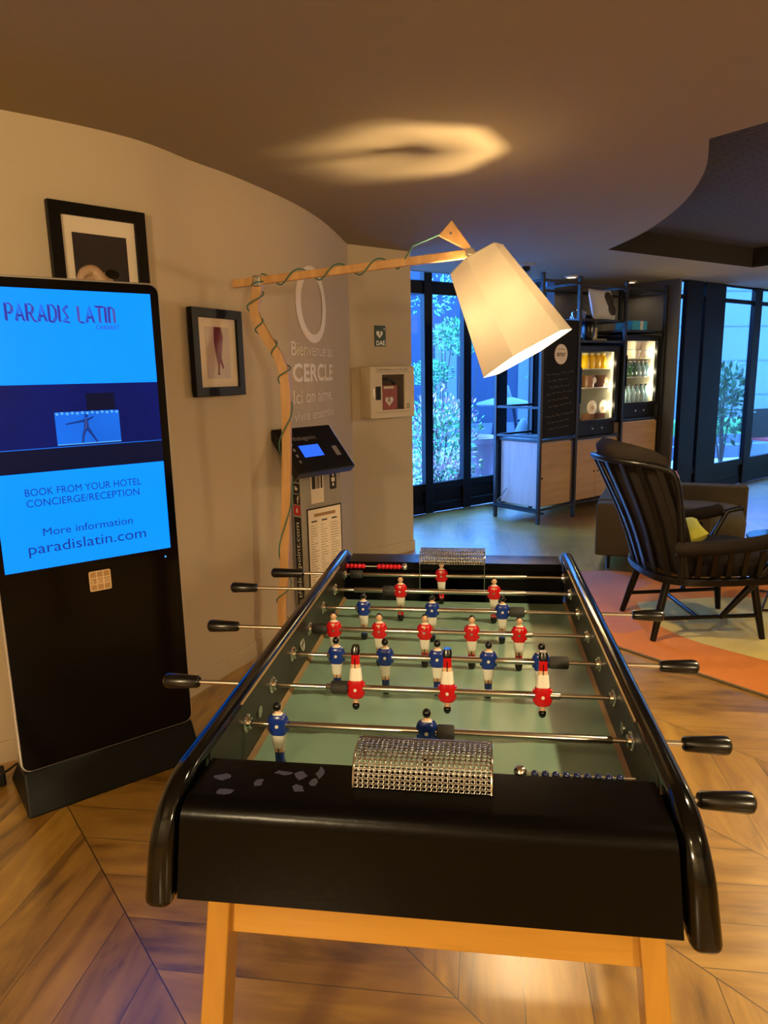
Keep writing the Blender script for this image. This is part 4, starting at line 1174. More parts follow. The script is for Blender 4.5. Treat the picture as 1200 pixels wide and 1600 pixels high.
# side face lettering on a black band, reading upwards
XS = lambda u, v: X @ Vector((-0.0016, 0.036 + v, u))
b = MB(X); b.box((-0.0012, 0.008, 0.02), (0.0, 0.064, 0.66)); bn = b.build('side_band', M['darkink'], BT)
text_on('side_lettering', 'www.thebagpoint.com', lambda u, v: XS(0.05 + u, v - 0.013), 0.046, M['white'], bn, 'LEFT', 0.58)
b = MB(X); b.box((-0.0012, 0.008, 0.67), (0.0, 0.064, 0.725)); bdg = b.build('side_badge', M['sign_red'], BT)
b = MB(X); b.box((-0.0018, 0.030, 0.685), (-0.0012, 0.042, 0.705)); b.cbox((-0.0015, 0.036, 0.710), (0.0006, 0.006, 0.006)); b.build('badge_mark', M['cream'], bdg)
b = MB(X); b.box((-0.0012, 0.008, 0.73), (0.0, 0.064, 0.785)); bdg = b.build('side_badge', M['darkink'], BT)
text_on('badge_lettering', 'f', lambda u, v: X @ Vector((-0.0016, 0.026 - u, 0.738 + v)), 0.055, M['cream'], bdg, 'CENTER', None, 1.0, 0.001)
b = MB(X); b.box((-0.0012, 0.008, 0.79), (0.0, 0.064, 0.845)); bdg = b.build('side_badge', M['rubber'], BT)
b = MB(X); b.ball((-0.0014, 0.036, 0.816), 0.012, 10, sc=(0.04, 1.0, 0.7)); b.add([(-0.0016, 0.050, 0.832), (-0.0016, 0.026, 0.820), (-0.0016, 0.040, 0.808)], [(0, 1, 2)]); b.build('badge_mark', M['cream'], bdg)
b = MB(X)
for y0, y1 in ((0.010, 0.028), (0.033, 0.038), (0.044, 0.058)): b.box((-0.0012, y0, 0.852), (0.0, y1, 1.01))
b.build('side_stripe', M['darkink'], BT)
b = MB(X); b.box((0.072, -0.0012, 0.725), (0.165, 0.0, 0.98)); pl = b.build('front_plate', M['cream'], BT)
b = MB(X)
for x0, x1 in ((0.080, 0.105), (0.111, 0.116), (0.122, 0.130), (0.136, 0.139), (0.145, 0.156)): b.box((x0, -0.0022, 0.805), (x1, -0.0012, 0.98))
b.build('front_stripe', M['darkink'], pl)
b = MB(X); b.prism([(x + 0.238, z + 0.850) for x, z in rounded_rect(0.05, 0.125, 0.008)], 'y', -0.001, 0.0); pg = b.build('pictogram', M['darkink'], BT)
b = MB(X)
b.ball((0.238, -0.0016, 0.890), 0.007, 10, sc=(1, 0.1, 1)); b.box((0.233, -0.002, 0.860), (0.243, -0.001, 0.882)); b.box((0.226, -0.002, 0.830), (0.250, -0.001, 0.853)); b.box((0.233, -0.002, 0.805), (0.243, -0.001, 0.823)); b.build('pictogram_mark', M['cream'], pg)
b = MB(X); b.box((0.035, -0.0030, 0.20), (0.292, 0.0, 0.700)); pf = b.build('tariff_frame', M['frame_black'], BT)
b = MB(X); b.box((0.042, -0.0038, 0.207), (0.285, -0.0030, 0.693)); b.build('tariff_sheet', M['paper'], pf)
b = MB(X); rr = random.Random(3)
for c0, c1 in ((0.055, 0.115), (0.13, 0.185), (0.205, 0.275)):
    for k in range(24):
        z = 0.60 - 0.0145 * k; b.box((c0, -0.0042, z), (c0 + (c1 - c0) * rr.uniform(0.35, 1), -0.0038, z + 0.004))
b.build('tariff_lines', M['chartline'], pf)
b = MB(X); b.box((0.085, -0.0043, 0.650), (0.245, -0.0038, 0.668)); b.build('tariff_heading', M['gold'], pf)
b = MB(X)
for x0, x1 in ((0.065, 0.105), (0.140, 0.180), (0.215, 0.255)): b.box((x0, -0.0043, 0.622), (x1, -0.0038, 0.630))
b.build('tariff_heading', M['darkink'], pf)

# ------------------------------------------------------------------ bistro shelving with cabinets and fridges
SH = 45.3
SO = (0.628, 5.465, 0)
SX = frame_mat(SO, SH)
SU = thing('shelving_unit', SO, 'tall black tubular metal shelving with cabinets and fridges by the windows', 'shelving', SH)
PX = (0.0, 0.52, 1.25, 1.96)
for x in PX:
    for y in (0.0, 0.54):
        b = MB(SX); b.box((x - 0.016, y - 0.016, 0), (x + 0.016, y + 0.016, 2.255)); b.build('post', M['metal_black'], SU, bevel=0.003, seg=1)
def rail(p, q): 
    b = MB(SX); b.bar(p, q, 0.020, 0.020); b.build('rail', M['metal_black'], SU)
for y in (0.0, 0.54):
    for i in range(3):
        for z in (0.135, 2.19): rail((PX[i] + 0.016, y, z), (PX[i + 1] - 0.016, y, z))
for x in PX:
    for z in (0.135, 2.19): rail((x, 0.016, z), (x, 0.524, z))
for z in (0.81, 1.08): rail((0, 0.016, z), (0, 0.524, z)); rail((0.016, 0.54, z), (0.504, 0.54, z))
rail((0.05, -0.02, 0.10), (0.05, 0.56, 0.10)); rail((-0.03, -0.02, 0.12), (-0.03, 0.56, 0.12)); b = MB(SX); b.bar((0.0, 0.52, 0.155), (0.012, 0.40, 0.30), 0.007, 0.007); b.build('brace', M['steel'], SU)
for x0, x1, z, n in ((0.536, 1.234, 1.675, 'shelf_board'), (0.536, 1.234, 1.872, 'shelf_board'), (1.266, 1.944, 1.785, 'shelf_board'), (0.016, 0.504, 0.775, 'shelf_board'), (0.536, 1.234, 0.760, 'shelf_board'), (1.266, 1.944, 0.900, 'shelf_board')):
    b = MB(SX); b.box((x0, 0.0, z - 0.012), (x1, 0.53, z + 0.010)); b.build(n, M['metal_black'], SU, bevel=0.002, seg=1)
def cabinet(label, x0, x1, z0, z1, doors, pale=False):
    c = SX @ Vector(((x0 + x1) / 2, 0.27, z0))
    t = thing('cabinet', c, label, 'cabinet', SH, 'oak cabinets in the metal shelving')
    b = MB(SX); b.box((x0, 0.035, z0), (x1, 0.50, z1)); b.build('body', M['pale_side'], t, bevel=0.002)
    w = (x1 - x0) / doors
    for k in range(doors):
        b = MB(SX); b.box((x0 + w * k + 0.002, 0.017, z0 + 0.002), (x0 + w * (k + 1) - 0.002, 0.034, z1 - 0.012)); d = b.build('door', M['oak'], t, bevel=0.0015)
        kx = x0 + w * k + 0.03 if (doors == 1 or k) else x0 + w * (k + 1) - 0.03
        b = MB(SX); b.lathe([(0.0, 0.0), (0.009, 0.0), (0.009, -0.006), (0.0, -0.006)], (kx, 0.017, (z0 + z1) / 2 - 0.03), 14, ax='y'); b.build('lock', M['frame_dark'], d)
cabinet('single-door oak cabinet with a pale side under the chalkboard', 0.035, 0.487, 0.155, 0.758, 1)
cabinet('two-door oak cabinet under the lower drinks fridge', 0.548, 1.222, 0.155, 0.742, 2)
cabinet('oak cabinet under the higher drinks fridge beside the pillar', 1.280, 1.930, 0.155, 0.875, 1)

# chalkboard with round bistro sign
CB = thing('chalkboard', SX @ Vector((0.245, 0.0, 0.80)), 'tall black chalkboard menu with a round pale bistro sign', 'menu board', SH)
b = MB(SX); b.box((0.018, -0.004, 0.80), (0.500, 0.012, 1.86)); b.build('board', M['chalk'], CB)
b = MB(SX); b.lathe([(0.0, -0.004), (0.090, -0.004), (0.090, -0.010), (0.0, -0.010)], (0.262, 0, 1.555), 40, ax='y'); rs = b.build('round_sign', M['cream'], CB)
def cb(u0, z0, y=-0.0112): return lambda u, v: SX @ Vector((u0 + u, y, z0 + v))
text_on('sign_lettering', 'BISTROT', cb(0.262, 1.535), 0.046, M['darkink'], rs, 'CENTER', 0.125, 1.0, 0.001)
b = MB(SX)
for i_ in range(9): b.box((0.212 + 0.0118 * i_, -0.0108, 1.592), (0.218 + 0.0118 * i_, -0.010, 1.602 + 0.004 * (i_ % 2)))
b.box((0.20, -0.0108, 1.515), (0.325, -0.010, 1.518)); b.box((0.235, -0.0108, 1.495), (0.29, -0.010, 1.498)); b.build('sign_line', M['chartline'], rs)
rr = random.Random(11)
for k in range(9):
    z = 1.385 - 0.058 * k - (0.03 if k > 5 else 0); b = MB(SX); x = 0.075 + 0.02 * (k % 3); e = 0.43 - 0.03 * ((k * 2) % 3)
    while x < e:
        w = rr.uniform(0.03, 0.075); m_ = int(w / 0.006); pts = []
        for i in range(m_ + 1): pts.append((x + w * i / max(m_, 1), -0.0052, z + rr.uniform(-0.008, 0.010) + (x - 0.25) * 0.08))
        if len(pts) > 2: b.path(pts, 0.0014, 4)
        x += w + 0.016
    b.build('chalk_line', M['chalk_ink'], CB)

# drinks fridges
def fridge(label, x0, x1, z0, z1, shelves, led):
    t = thing('drinks_fridge', SX @ Vector(((x0 + x1) / 2, 0.25, z0)), label, 'fridge', SH, 'black glass-door fridges')
    b = MB(SX); y0, y1 = 0.045, 0.47; th = 0.03
    b.box((x0, y0, z0), (x1, y1, z0 + 0.13)); b.box((x0, y0, z1 - 0.035), (x1, y1, z1)); b.box((x0, y0, z0 + 0.13), (x0 + th, y1, z1 - 0.035)); b.box((x1 - th, y0, z0 + 0.13), (x1, y1, z1 - 0.035)); b.box((x0, y1 - 0.02, z0 + 0.13), (x1, y1, z1 - 0.035))
    b.build('body', M['black_matte'], t, bevel=0.003)
    b = MB(SX); b.box((x0 + th, y1 - 0.026, z0 + 0.131), (x1 - th, y1 - 0.021, z1 - 0.036)); b.box((x1 - th - 0.006, y0 + 0.01, z0 + 0.131), (x1 - th - 0.001, y1 - 0.02, z1 - 0.036)); b.box((x0 + th + 0.001, y0 + 0.01, z0 + 0.131), (x0 + th + 0.006, y1 - 0.02, z1 - 0.036)); b.build('liner', M['fridge_in'], t)
    for z in shelves:
        b = MB(SX); b.box((x0 + th + 0.008, 0.09, z - 0.005), (x1 - th - 0.01, y1 - 0.03, z + 0.003)); b.build('shelf', M['fridge_in'], t)
    b = MB(SX); b.box((x1 - 0.050, 0.060, z0 + 0.16), (x1 - 0.043, 0.068, z1 - 0.06)); b.build('strip_light', M['fridge_led'], t)
    w = 0.05; b = MB(SX); za, zb = z0 + 0.125, z1 - 0.006
    b.box((x0, 0.012, za), (x0 + w, 0.042, zb)); b.box((x1 - w, 0.012, za), (x1, 0.042, zb)); b.box((x0 + w, 0.012, za), (x1 - w, 0.042, za + 0.03)); b.box((x0 + w, 0.012, zb - 0.055), (x1 - w, 0.042, zb))
    d = b.build('door', M['black_matte'], t, bevel=0.003)
    b = MB(SX); b.box((x0 + w, 0.024, za + 0.03), (x1 - w, 0.029, zb - 0.055)); b.build('door_glass', M['art_glass'], d)
    b = MB(SX); b.bar((x0 + 0.022, -0.004, za + 0.2), (x0 + 0.022, -0.004, zb - 0.2), 0.014, 0.016); b.build('door_handle', M['frame_dark'], d)
    for u in (0.45, 0.68):
        b = MB(SX); b.lathe([(0.0, 0.0), (0.010, 0.0), (0.008, -0.010), (0.0, -0.010)], (x0 + (x1 - x0) * u, 0.045, z0 + 0.065), 14, ax='y'); b.build('control_knob', M['silver'], t, smooth=40)
    for u in (0.2, 0.5, 0.84):
        for xs in (x0 + 0.075, x1 - 0.075): lamp('fridge_light', 'POINT', SX @ Vector((xs, 0.064, z0 + 0.15 + (z1 - z0 - 0.22) * u)), led, (1.0, 0.86, 0.56), 0.012)
    return t
FR1, FR2 = (0.545, 1.205, 0.775, 1.640), (1.275, 1.925, 0.915, 1.750)
fridge('lower black drinks fridge holding orange juice jars beside the chalkboard', *FR1, (1.235, 1.418), 0.55)
fridge('higher black drinks fridge with green bottles beside the pillar', *FR2, (1.325, 1.515), 1.2)
def item(name, label, cat, x, y, z, group, parts):
    t = thing(name, SX @ Vector((x, y, z)), label, cat, SH, group); Xt = ROOT[t.name]
    for pn, m, fn in parts:
        b = MB(Xt); fn(b); b.build(pn, m, t, smooth=40)
    return t
jar_lab = ['juice jar at the left end of the top shelf of the lower fridge', 'second juice jar from the left on the fridge shelf', 'third juice jar from the left on the fridge shelf', 'juice jar at the right end of the row in the lower fridge']
for k in range(4):
    item('juice_jar', 'yellow ' + jar_lab[k], 'juice jar', 0.812 + 0.092 * k, 0.14, 1.421, 'yellow juice jars in the lower fridge', [
        ('jar', M['juice'], lambda b: b.lathe([(0.0, 0.0), (0.041, 0.0), (0.043, 0.01), (0.043, 0.105), (0.030, 0.125), (0.030, 0.13), (0.0, 0.13)], n=20)),
        ('lid', M['juice_cap'], lambda b: b.lathe([(0.0, 0.13), (0.034, 0.13), (0.034, 0.150), (0.0, 0.150)], n=20))])
for k, lb in enumerate(('amber dessert pot with pale lid label, left on the middle fridge shelf', 'amber dessert pot with pale lid label, right on the middle fridge shelf')):
    item('dessert_pot', lb, 'dessert pot', 0.885 + 0.19 * k, 0.15, 1.238, 'amber dessert pots in the lower fridge', [
        ('pot', M['pot'], lambda b: b.lathe([(0.0, 0.0), (0.058, 0.0), (0.066, 0.11), (0.066, 0.118), (0.0, 0.118)], n=20)),
        ('label', M['cream'], lambda b: b.lathe([(0.0, -0.066), (0.030, -0.066), (0.030, -0.0672), (0.0, -0.0672)], (0.02, 0, 0.07), 18, ax='y'))])
for k, lb in enumerate(('round cream cake tub leaning at the left on the bottom of the lower fridge', 'round cream cake tub leaning at the right on the bottom of the lower fridge')):
    item('cake_tub', lb, 'food tub', 0.90 + 0.185 * k, 0.15, 0.906, 'round cream tubs in the lower fridge', [
        ('tub', M['pot'], lambda b: b.lathe([(0.0, 0.0), (0.060, 0.0), (0.066, 0.075), (0.0, 0.075)], n=20)),
        ('lid', M['cream'], lambda b: b.lathe([(0.0, -0.045), (0.070, -0.045), (0.072, -0.055), (0.0, -0.058)], (0.0, 0.0, 0.135), 22, ax='y')),
        ('label', M['gold'], lambda b: b.lathe([(0.0, -0.059), (0.022, -0.059), (0.022, -0.0600), (0.0, -0.0600)], (0.0, 0.0, 0.135), 18, ax='y'))])
for k in range(4):
    cx = 1.60 + 0.125 * (k % 2); cz = 1.519 + 0.088 * (k // 2)
    lb = ['lower left', 'lower right', 'upper left', 'upper right'][k]
    item('carton', 'pale lidded carton, %s of the four on the top shelf of the higher fridge' % lb, 'carton', cx, 0.12, cz, 'pale cartons in the higher fridge', [
        ('carton', M['cream'], lambda b: b.loft([(0.0, 0.10, 0.10, 0, 0, 0), (0.07, 0.112, 0.112, 0, 0, 0)], n=20, p=6)),
        ('lid', M['white'], lambda b: b.loft([(0.070, 0.116, 0.116, 0, 0, 0), (0.084, 0.116, 0.116, 0, 0, 0)], n=20, p=6))])
for k in range(6):
    g = k < 3
    item('glass_bottle', ('green' if g else 'pale clear') + ' bottle, ' + ['first', 'second', 'third', 'fourth', 'fifth', 'sixth'][k] + ' from the left on the middle shelf of the higher fridge', 'bottle', 1.465 + 0.076 * k, 0.115, 1.329, 'bottles on the middle shelf of the higher fridge', [
        ('glass', M['green_glass'] if g else M['water'], lambda b: b.lathe([(0.0, 0.0), (0.032, 0.0), (0.033, 0.08), (0.026, 0.105), (0.012, 0.125), (0.012, 0.15), (0.0, 0.15)], n=16)),
        ('cap', M['cream'], lambda b: b.lathe([(0.0, 0.15), (0.014, 0.15), (0.014, 0.160), (0.0, 0.160)], n=14))])
for k in range(6):
    item('water_bottle', 'slim water bottle, ' + ['first', 'second', 'third', 'fourth', 'fifth', 'sixth'][k] + ' from the left on the bottom of the higher fridge', 'bottle', 1.455 + 0.078 * k, 0.115, 1.046, 'water bottles in the higher fridge', [
        ('bottle', M['water'], lambda b: b.lathe([(0.0, 0.0), (0.032, 0.0), (0.034, 0.11), (0.024, 0.15), (0.013, 0.17), (0.013, 0.19), (0.0, 0.19)], n=16)),
        ('cap', M['photo_dark'], lambda b: b.lathe([(0.0, 0.19), (0.015, 0.19), (0.015, 0.205), (0.0, 0.205)], n=14))])
# things on top of the shelving
item('bell_jar', 'clear glass bell jar on the shelf above the chalkboard corner', 'bell jar', 0.872, 0.275, 1.699, None, [
    ('dome', M['jarglass'], lambda b: b.lathe([(0.086, 0.022), (0.090, 0.15), (0.088, 0.22), (0.070, 0.275), (0.036, 0.303), (0.004, 0.31)], n=30)),
    ('base', M['black_matte'], lambda b: b.lathe([(0.0, 0.0), (0.105, 0.0), (0.105, 0.018), (0.0, 0.02)], n=30)),
    ('knob', M['jarglass'], lambda b: b.ball((0, 0, 0.322), 0.014, 12))])
item('vase', 'dark glossy vase standing behind the shelving post above the lower fridge', 'vase', 0.775, 0.085, 1.686, None, [
    ('vase_body', M['grip'], lambda b: b.lathe([(0.0, 0.0), (0.042, 0.0), (0.062, 0.06), (0.066, 0.13), (0.052, 0.20), (0.030, 0.225), (0.034, 0.235), (0.0, 0.235)], n=26))])
t = thing('tray', SX @ Vector((0.99, 0.335, 1.687)), 'pale tray lying on the shelf above the lower fridge', 'tray', SH)
b = MB(ROOT[t.name]); b.prism(rounded_rect(0.46, 0.34, 0.03), 'z', 0.0, 0.012); b.build('tray_base', M['bag_grey'], t)
b = MB(ROOT[t.name]); b.path([(x, y, 0.018) for x, y in rounded_rect(0.45, 0.33, 0.03)], 0.006, 8, closed=True); b.build('rim', M['bag_grey'], t, smooth=50)
t = thing('cushion', SX @ Vector((1.03, 0.12, 1.884)), 'white cushion with dark print leaning on the top shelf above the fridge', 'cushion', SH)
Xc = ROOT[t.name] @ Matrix.Translation((0, 0, 0.15)) @ Matrix.Rotation(R(-14), 4, 'X')
def pillow(b, w, h, d, n=14):
    rows = []
    for s in (-1, 1):
        rr_ = []
        for i in range(n + 1):
            r_ = []
            for j in range(n + 1):
                u, v = 2 * i / n - 1, 2 * j / n - 1
                k = (1 - u * u) ** 0.5 * (1 - v * v) ** 0.5 if abs(u) < 1 and abs(v) < 1 else 0
                pin = 1 - 0.06 * (1 - abs(u)) * 0 - 0.05 * (abs(u) ** 2) * (1 - v * v) * 0
                r_.append((u * w / 2 * (1 - 0.05 * (1 - v * v) * abs(u) ** 3), s * d / 2 * k ** 0.7, v * h / 2 * (1 - 0.05 * (1 - u * u) * abs(v) ** 3)))
            rr_.append(r_)
        b.grid(rr_)
    return b
b = pillow(MB(Xc), 0.36, 0.30, 0.10); b.build('cover', M['cushion_white'], t, smooth=60)
b = MB(Xc); b.ball((0.06, -0.046, 0.03), 0.075, 16, sc=(1.0, 0.10, 1.1)); b.ball((0.08, -0.046, -0.06), 0.070, 16, sc=(0.9, 0.10, 0.9)); b.build('print', M['photo_dark'], t, smooth=60)
t = thing('storage_box', SX @ Vector((1.10, 0.36, 1.699)), 'white box standing on the tray beneath the printed cushion', 'box', SH)
b = MB(ROOT[t.name]); b.cbox((0, 0, 0.058), (0.22, 0.14, 0.115)); b.build('box_body', M['cream'], t, bevel=0.003); b = MB(ROOT[t.name]); b.cbox((0, 0, 0.122), (0.228, 0.148, 0.014)); b.build('lid', M['cream'], t, bevel=0.002)
t = thing('storage_box', SX @ Vector((1.54, 0.12, 1.797)), 'turquoise box on top of the higher drinks fridge', 'box', SH)
M['turq'] = mat('turquoise_card', (40, 140, 180), 0.6)
b = MB(ROOT[t.name]); b.cbox((0, 0, 0.045), (0.26, 0.2, 0.09)); b.build('box_body', M['turq'], t, bevel=0.003); b = MB(ROOT[t.name]); b.cbox((0.03, -0.1006, 0.045), (0.05, 0.001, 0.089)); b.build('band', M['cushion_white'], t)

# ------------------------------------------------------------------ rug
b = MB()
rugp = [(p.x, p.y) for p in catmull([(0.806, 2.47, 0), (0.66, 2.72, 0), (0.585, 3.1, 0), (0.60, 3.5, 0), (0.70, 3.84, 0), (1.02, 3.90, 0)], 6)]
rugp = [(2.10, 1.19)] + [(1.45, 1.84)] + rugp + [(1.58, 3.74), (2.1, 3.84), (3.2, 4.0), (3.6, 2.6)]
b.prism(rugp, 'z', 0.001, 0.011, 0)
b.mi[0] = 1
k = len(rugp)
def zone(pts, z, m): b.add([(x, y, z) for x, y in pts], [tuple(range(len(pts)))], m)
yel = [(p.x, p.y) for p in catmull([(1.04, 3.20, 0), (1.04, 2.93, 0), (1.10, 2.74, 0), (1.20, 2.58, 0), (1.33, 2.46, 0), (1.52, 2.31, 0), (1.95, 2.02, 0)], 6)] + [(3.0, 2.2), (2.7, 3.2), (2.0, 3.36), (1.5, 3.33)]
zone(yel, 0.0118, 2)
pink = [(p.x, p.y) for p in catmull([(0.68, 2.72, 0), (0.60, 3.1, 0), (0.615, 3.5, 0), (0.71, 3.82, 0), (1.02, 3.88, 0)], 6)] + [(1.24, 3.62), (1.02, 3.40), (0.93, 3.05), (0.98, 2.74), (0.86, 2.66)]
zone(pink, 0.0116, 3)
ru = b.build('rug', [M['rug_orange'], M['rug_orange'], M['rug_yellow'], M['rug_pink']], None, fix=False)
bpy.data.objects.remove(ru)
RG = thing('rug', (1.6, 3.0, 0), 'orange, salmon and straw coloured rug under the black armchair', 'rug')
b.build('pile', [M['rug_orange'], M['rug_orange'], M['rug_yellow'], M['rug_pink']], RG)
q = MB(); q.path([(x, y, 0.006) for x, y in rugp], 0.006, 6, closed=True); q.build('edge_binding', M['rug_edge'], RG)

# ------------------------------------------------------------------ spindle-back armchair on the rug
CHP = (1.234, 2.842, 0.0118)
CH = thing('armchair', CHP, 'black spindle-back armchair with dark brown padding on the orange rug', 'armchair', 8.0)
X = ROOT[CH.name]
def wood_path(name, pts, r, n=10, parent=None):
    b = MB(X); b.path(pts, r, n); return b.build(name, M['chair_wood'], parent or CH, smooth=50)
ZS = 0.335
for sy in (-1, 1):
    wood_path('leg', [(-0.20, sy * 0.185, ZS), (-0.245, sy * 0.212, 0.16), (-0.283, sy * 0.237, 0.0)], [0.019, 0.020, 0.015])
    wood_path('leg', [(0.235, sy * 0.20, ZS), (0.262, sy * 0.222, 0.16), (0.288, sy * 0.243, 0.0)], [0.019, 0.020, 0.015])
    wood_path('stretcher', [(-0.262, sy * 0.222, 0.115), (0.27, sy * 0.228, 0.125)], [0.011, 0.011])
wood_path('stretcher', [(-0.05, -0.224, 0.119), (-0.05, 0.224, 0.119)], [0.012, 0.012])
seat_curve = catmull([(0.33, -0.29, ZS), (0.10, -0.31, ZS), (-0.12, -0.30, ZS), (-0.235, -0.235, ZS), (-0.275, -0.10, ZS), (-0.28, 0, ZS), (-0.275, 0.10, ZS), (-0.235, 0.235, ZS), (-0.12, 0.30, ZS), (0.10, 0.31, ZS), (0.33, 0.29, ZS)], 6)
b = MB(X); b.path(seat_curve + [seat_curve[0]], 1.0, flat=(0.035, 0.045, (0, 0, 1))); b.build('seat_frame', M['chair_wood'], CH, bevel=0.006)
# hooped back: plan curve at the top leans away from the seat
top = catmull([(-0.205, -0.335, 0.56), (-0.235, -0.335, 0.80), (-0.268, -0.325, 0.895), (-0.33, -0.295, 0.925), (-0.43, -0.235, 0.940), (-0.515, -0.12, 0.946), (-0.54, 0, 0.948), (-0.525, 0.12, 0.946), (-0.45, 0.235, 0.940), (-0.33, 0.295, 0.925), (-0.268, 0.325, 0.895), (-0.235, 0.335, 0.80), (-0.205, 0.335, 0.56)], 7)
top = [Vector((-0.185, -0.305, ZS))] + top + [Vector((-0.185, 0.305, ZS))]
wood_path('back_hoop', top, 0.016, 12)
low = [p for p in seat_curve if p.x < -0.10]; tp = [p for p in top if p.z > 0.915]
def along(c, t):
    L = [0]
    for i in range(1, len(c)): L.append(L[-1] + (c[i] - c[i - 1]).length)
    d = t * L[-1]
    for i in range(1, len(c)):
        if L[i] >= d - 1e-9: return c[i - 1].lerp(c[i], (d - L[i - 1]) / max(1e-9, L[i] - L[i - 1]))
    return c[-1]
for k in range(9):
    t_ = 0.04 + 0.92 * k / 8
    p0, p1 = along(low, t_), along(tp, t_)
    mid_ = p0.lerp(p1, 0.45) + Vector((0.02, 0, 0))
    d2 = (along(low, min(1, t_ + 0.05)) - along(low, max(0, t_ - 0.05))).normalized()
    b = MB(X); b.path(catmull([p0, mid_, p1], 5), 1.0, flat=(0.032, 0.011, tuple(d2))); b.build('back_slat', M['chair_wood'], CH, bevel=0.002, seg=1)
# padded back inside the slats, rolled over the top
rows = []
for i in range(25):
    t_ = i / 24; p0, p1 = along(low, t_), along(tp, t_)
    inn = Vector((0.022, -0.018 * (p0.y / 0.3), 0)); sc_ = max(0.12, math.sin(math.pi * t_)) ** 0.8
    r_ = []
    for z in (0.0, 0.2, 0.4, 0.6, 0.8, 1.0): r_.append(p0.lerp(p1, z) + inn + Vector((0.02 * math.sin(z * 3.14) , 0, 0.04 * (1 - z))))
    tpz = p1 + Vector((0.012, 0, 0.03 + 0.03 * math.sin(math.pi * t_) ** 0.6)); r_.append(tpz)
    r_.append(p1 + Vector((0.05 * sc_, -0.05 * p1.y, 0.055 + 0.04 * math.sin(math.pi * t_) ** 0.6))); r_.append(p1 + Vector((0.085 * sc_, -0.1 * p1.y, 0.02)))
    for z in (0.75, 0.4, 0.05): r_.append(p0.lerp(p1, z) + Vector((0.075 * sc_, -0.22 * p0.y, 0.04)))
    rows.append(r_)
b = MB(X); b.grid(rows); nR = len(rows[0])
b.add(rows[0], [tuple(range(nR))]); b.add(rows[-1], [tuple(range(nR))])
b.build('back_cushion', M['chair_fab'], CH, smooth=70)
b = MB(X); b.loft([(0.345, 0.52, 0.50, 0.10, 0, 0), (0.355, 0.57, 0.55, 0.10, 0, 0), (0.405, 0.59, 0.56, 0.10, 0, 0), (0.440, 0.56, 0.54, 0.10, 0, 0), (0.452, 0.46, 0.44, 0.10, 0, 0)], n=36, p=5); b.build('seat_cushion', M['chair_fab'], CH, smooth=70)
for sy in (-1, 1):
    ap = catmull([(-0.24, sy * 0.335, 0.492), (-0.06, sy * 0.355, 0.500), (0.12, sy * 0.362, 0.515), (0.27, sy * 0.352, 0.540), (0.37, sy * 0.335, 0.572), (0.43, sy * 0.32, 0.588)], 6)
    a_ = wood_path('arm', ap, [0.014] * (len(ap) - 3) + [0.015, 0.017, 0.014], 10)
    b = MB(X); b.path([p + Vector((0, 0, 0.026)) for p in ap[:22]], [0.018] + [0.036] * 20 + [0.016], 14); o = b.build('arm_pad', M['chair_fab'], a_, smooth=60)
    wood_path('arm_post', [(0.345, sy * 0.335, 0.562), (0.20, sy * 0.295, 0.33), (0.06, sy * 0.238, 0.118)], [0.014, 0.020, 0.013])
    for k in range(5):
        x = -0.115 + 0.078 * k
        b = MB(X); b.path([(x + 0.01, sy * 0.303, ZS), (x, sy * 0.350, 0.502)], 1.0, flat=(0.028, 0.010, (1, 0, 0))); b.build('arm_slat', M['chair_wood'], CH, bevel=0.002, seg=1)
CU = thing('cushion', X @ Vector((-0.04, 0.03, 0.455)), 'lime yellow cushion leaning in the black armchair', 'cushion', 8.0)
Xc = ROOT[CU.name] @ Matrix.Translation((-0.02, 0.0, 0.052)) @ Matrix.Rotation(R(75), 4, 'Z') @ Matrix.Rotation(R(66), 4, 'X')
b = pillow(MB(Xc), 0.38, 0.25, 0.12); b.build('cover', M['yellow'], CU, smooth=60)

# ------------------------------------------------------------------ low sofa behind the armchair
SF = thing('sofa', (1.30, 4.30, 0), 'low boxy olive grey sofa behind the black armchair', 'sofa', -14.8)
X = frame_mat((0.905, 3.97, 0), -14.8); 
b = MB(X); b.box((0.0, 0.0, 0.105), (0.75, 0.13, 0.485)); b.build('near_arm', M['sofa_fab'], SF, bevel=0.015, seg=3)
b = MB(X); b.box((0.0, 0.13, 0.105), (0.17, 1.02, 0.495)); b.build('backrest', M['sofa_fab'], SF, bevel=0.015, seg=3)
b = MB(X); b.box((0.30, 0.93, 0.105), (1.04, 1.06, 0.500)); b.build('far_arm', M['sofa_fab'], SF, bevel=0.015, seg=3)
b = MB(X); b.box((0.0, 0.93, 0.105), (0.30, 1.06, 0.500)); b.build('far_arm', M['sofa_fab'], SF, bevel=0.015, seg=3)
b = MB(X); b.loft([(0.11, 0.80, 0.79, 0.58, 0.53, 0), (0.33, 0.82, 0.79, 0.58, 0.53, 0), (0.375, 0.79, 0.76, 0.58, 0.53, 0), (0.392, 0.62, 0.6, 0.58, 0.53, 0)], n=44, p=4.5); b.build('seat_cushion', M['sofa_fab'], SF, smooth=60)
for x, y in ((0.09, 0.06), (0.66, 0.06), (0.09, 0.98), (0.92, 0.98)):
    b = MB(X); b.cyl((x, y, 0.108), (x, y, 0.0), 0.016, 0.012, 12); b.build('leg', M['metal_black'], SF, smooth=40)
t = thing('cushion', X @ Vector((0.47, 0.40, 0.395)), 'salmon cushion with a pale pattern leaning on the olive sofa', 'cushion', -14.8)
Xc = ROOT[t.name] @ Matrix.Translation((0.0, 0.0, 0.13)) @ Matrix.Rotation(R(90), 4, 'Z') @ Matrix.Rotation(R(18), 4, 'X')
b = pillow(MB(Xc), 0.34, 0.28, 0.10); b.build('cover', M['salmon'], t, smooth=60)

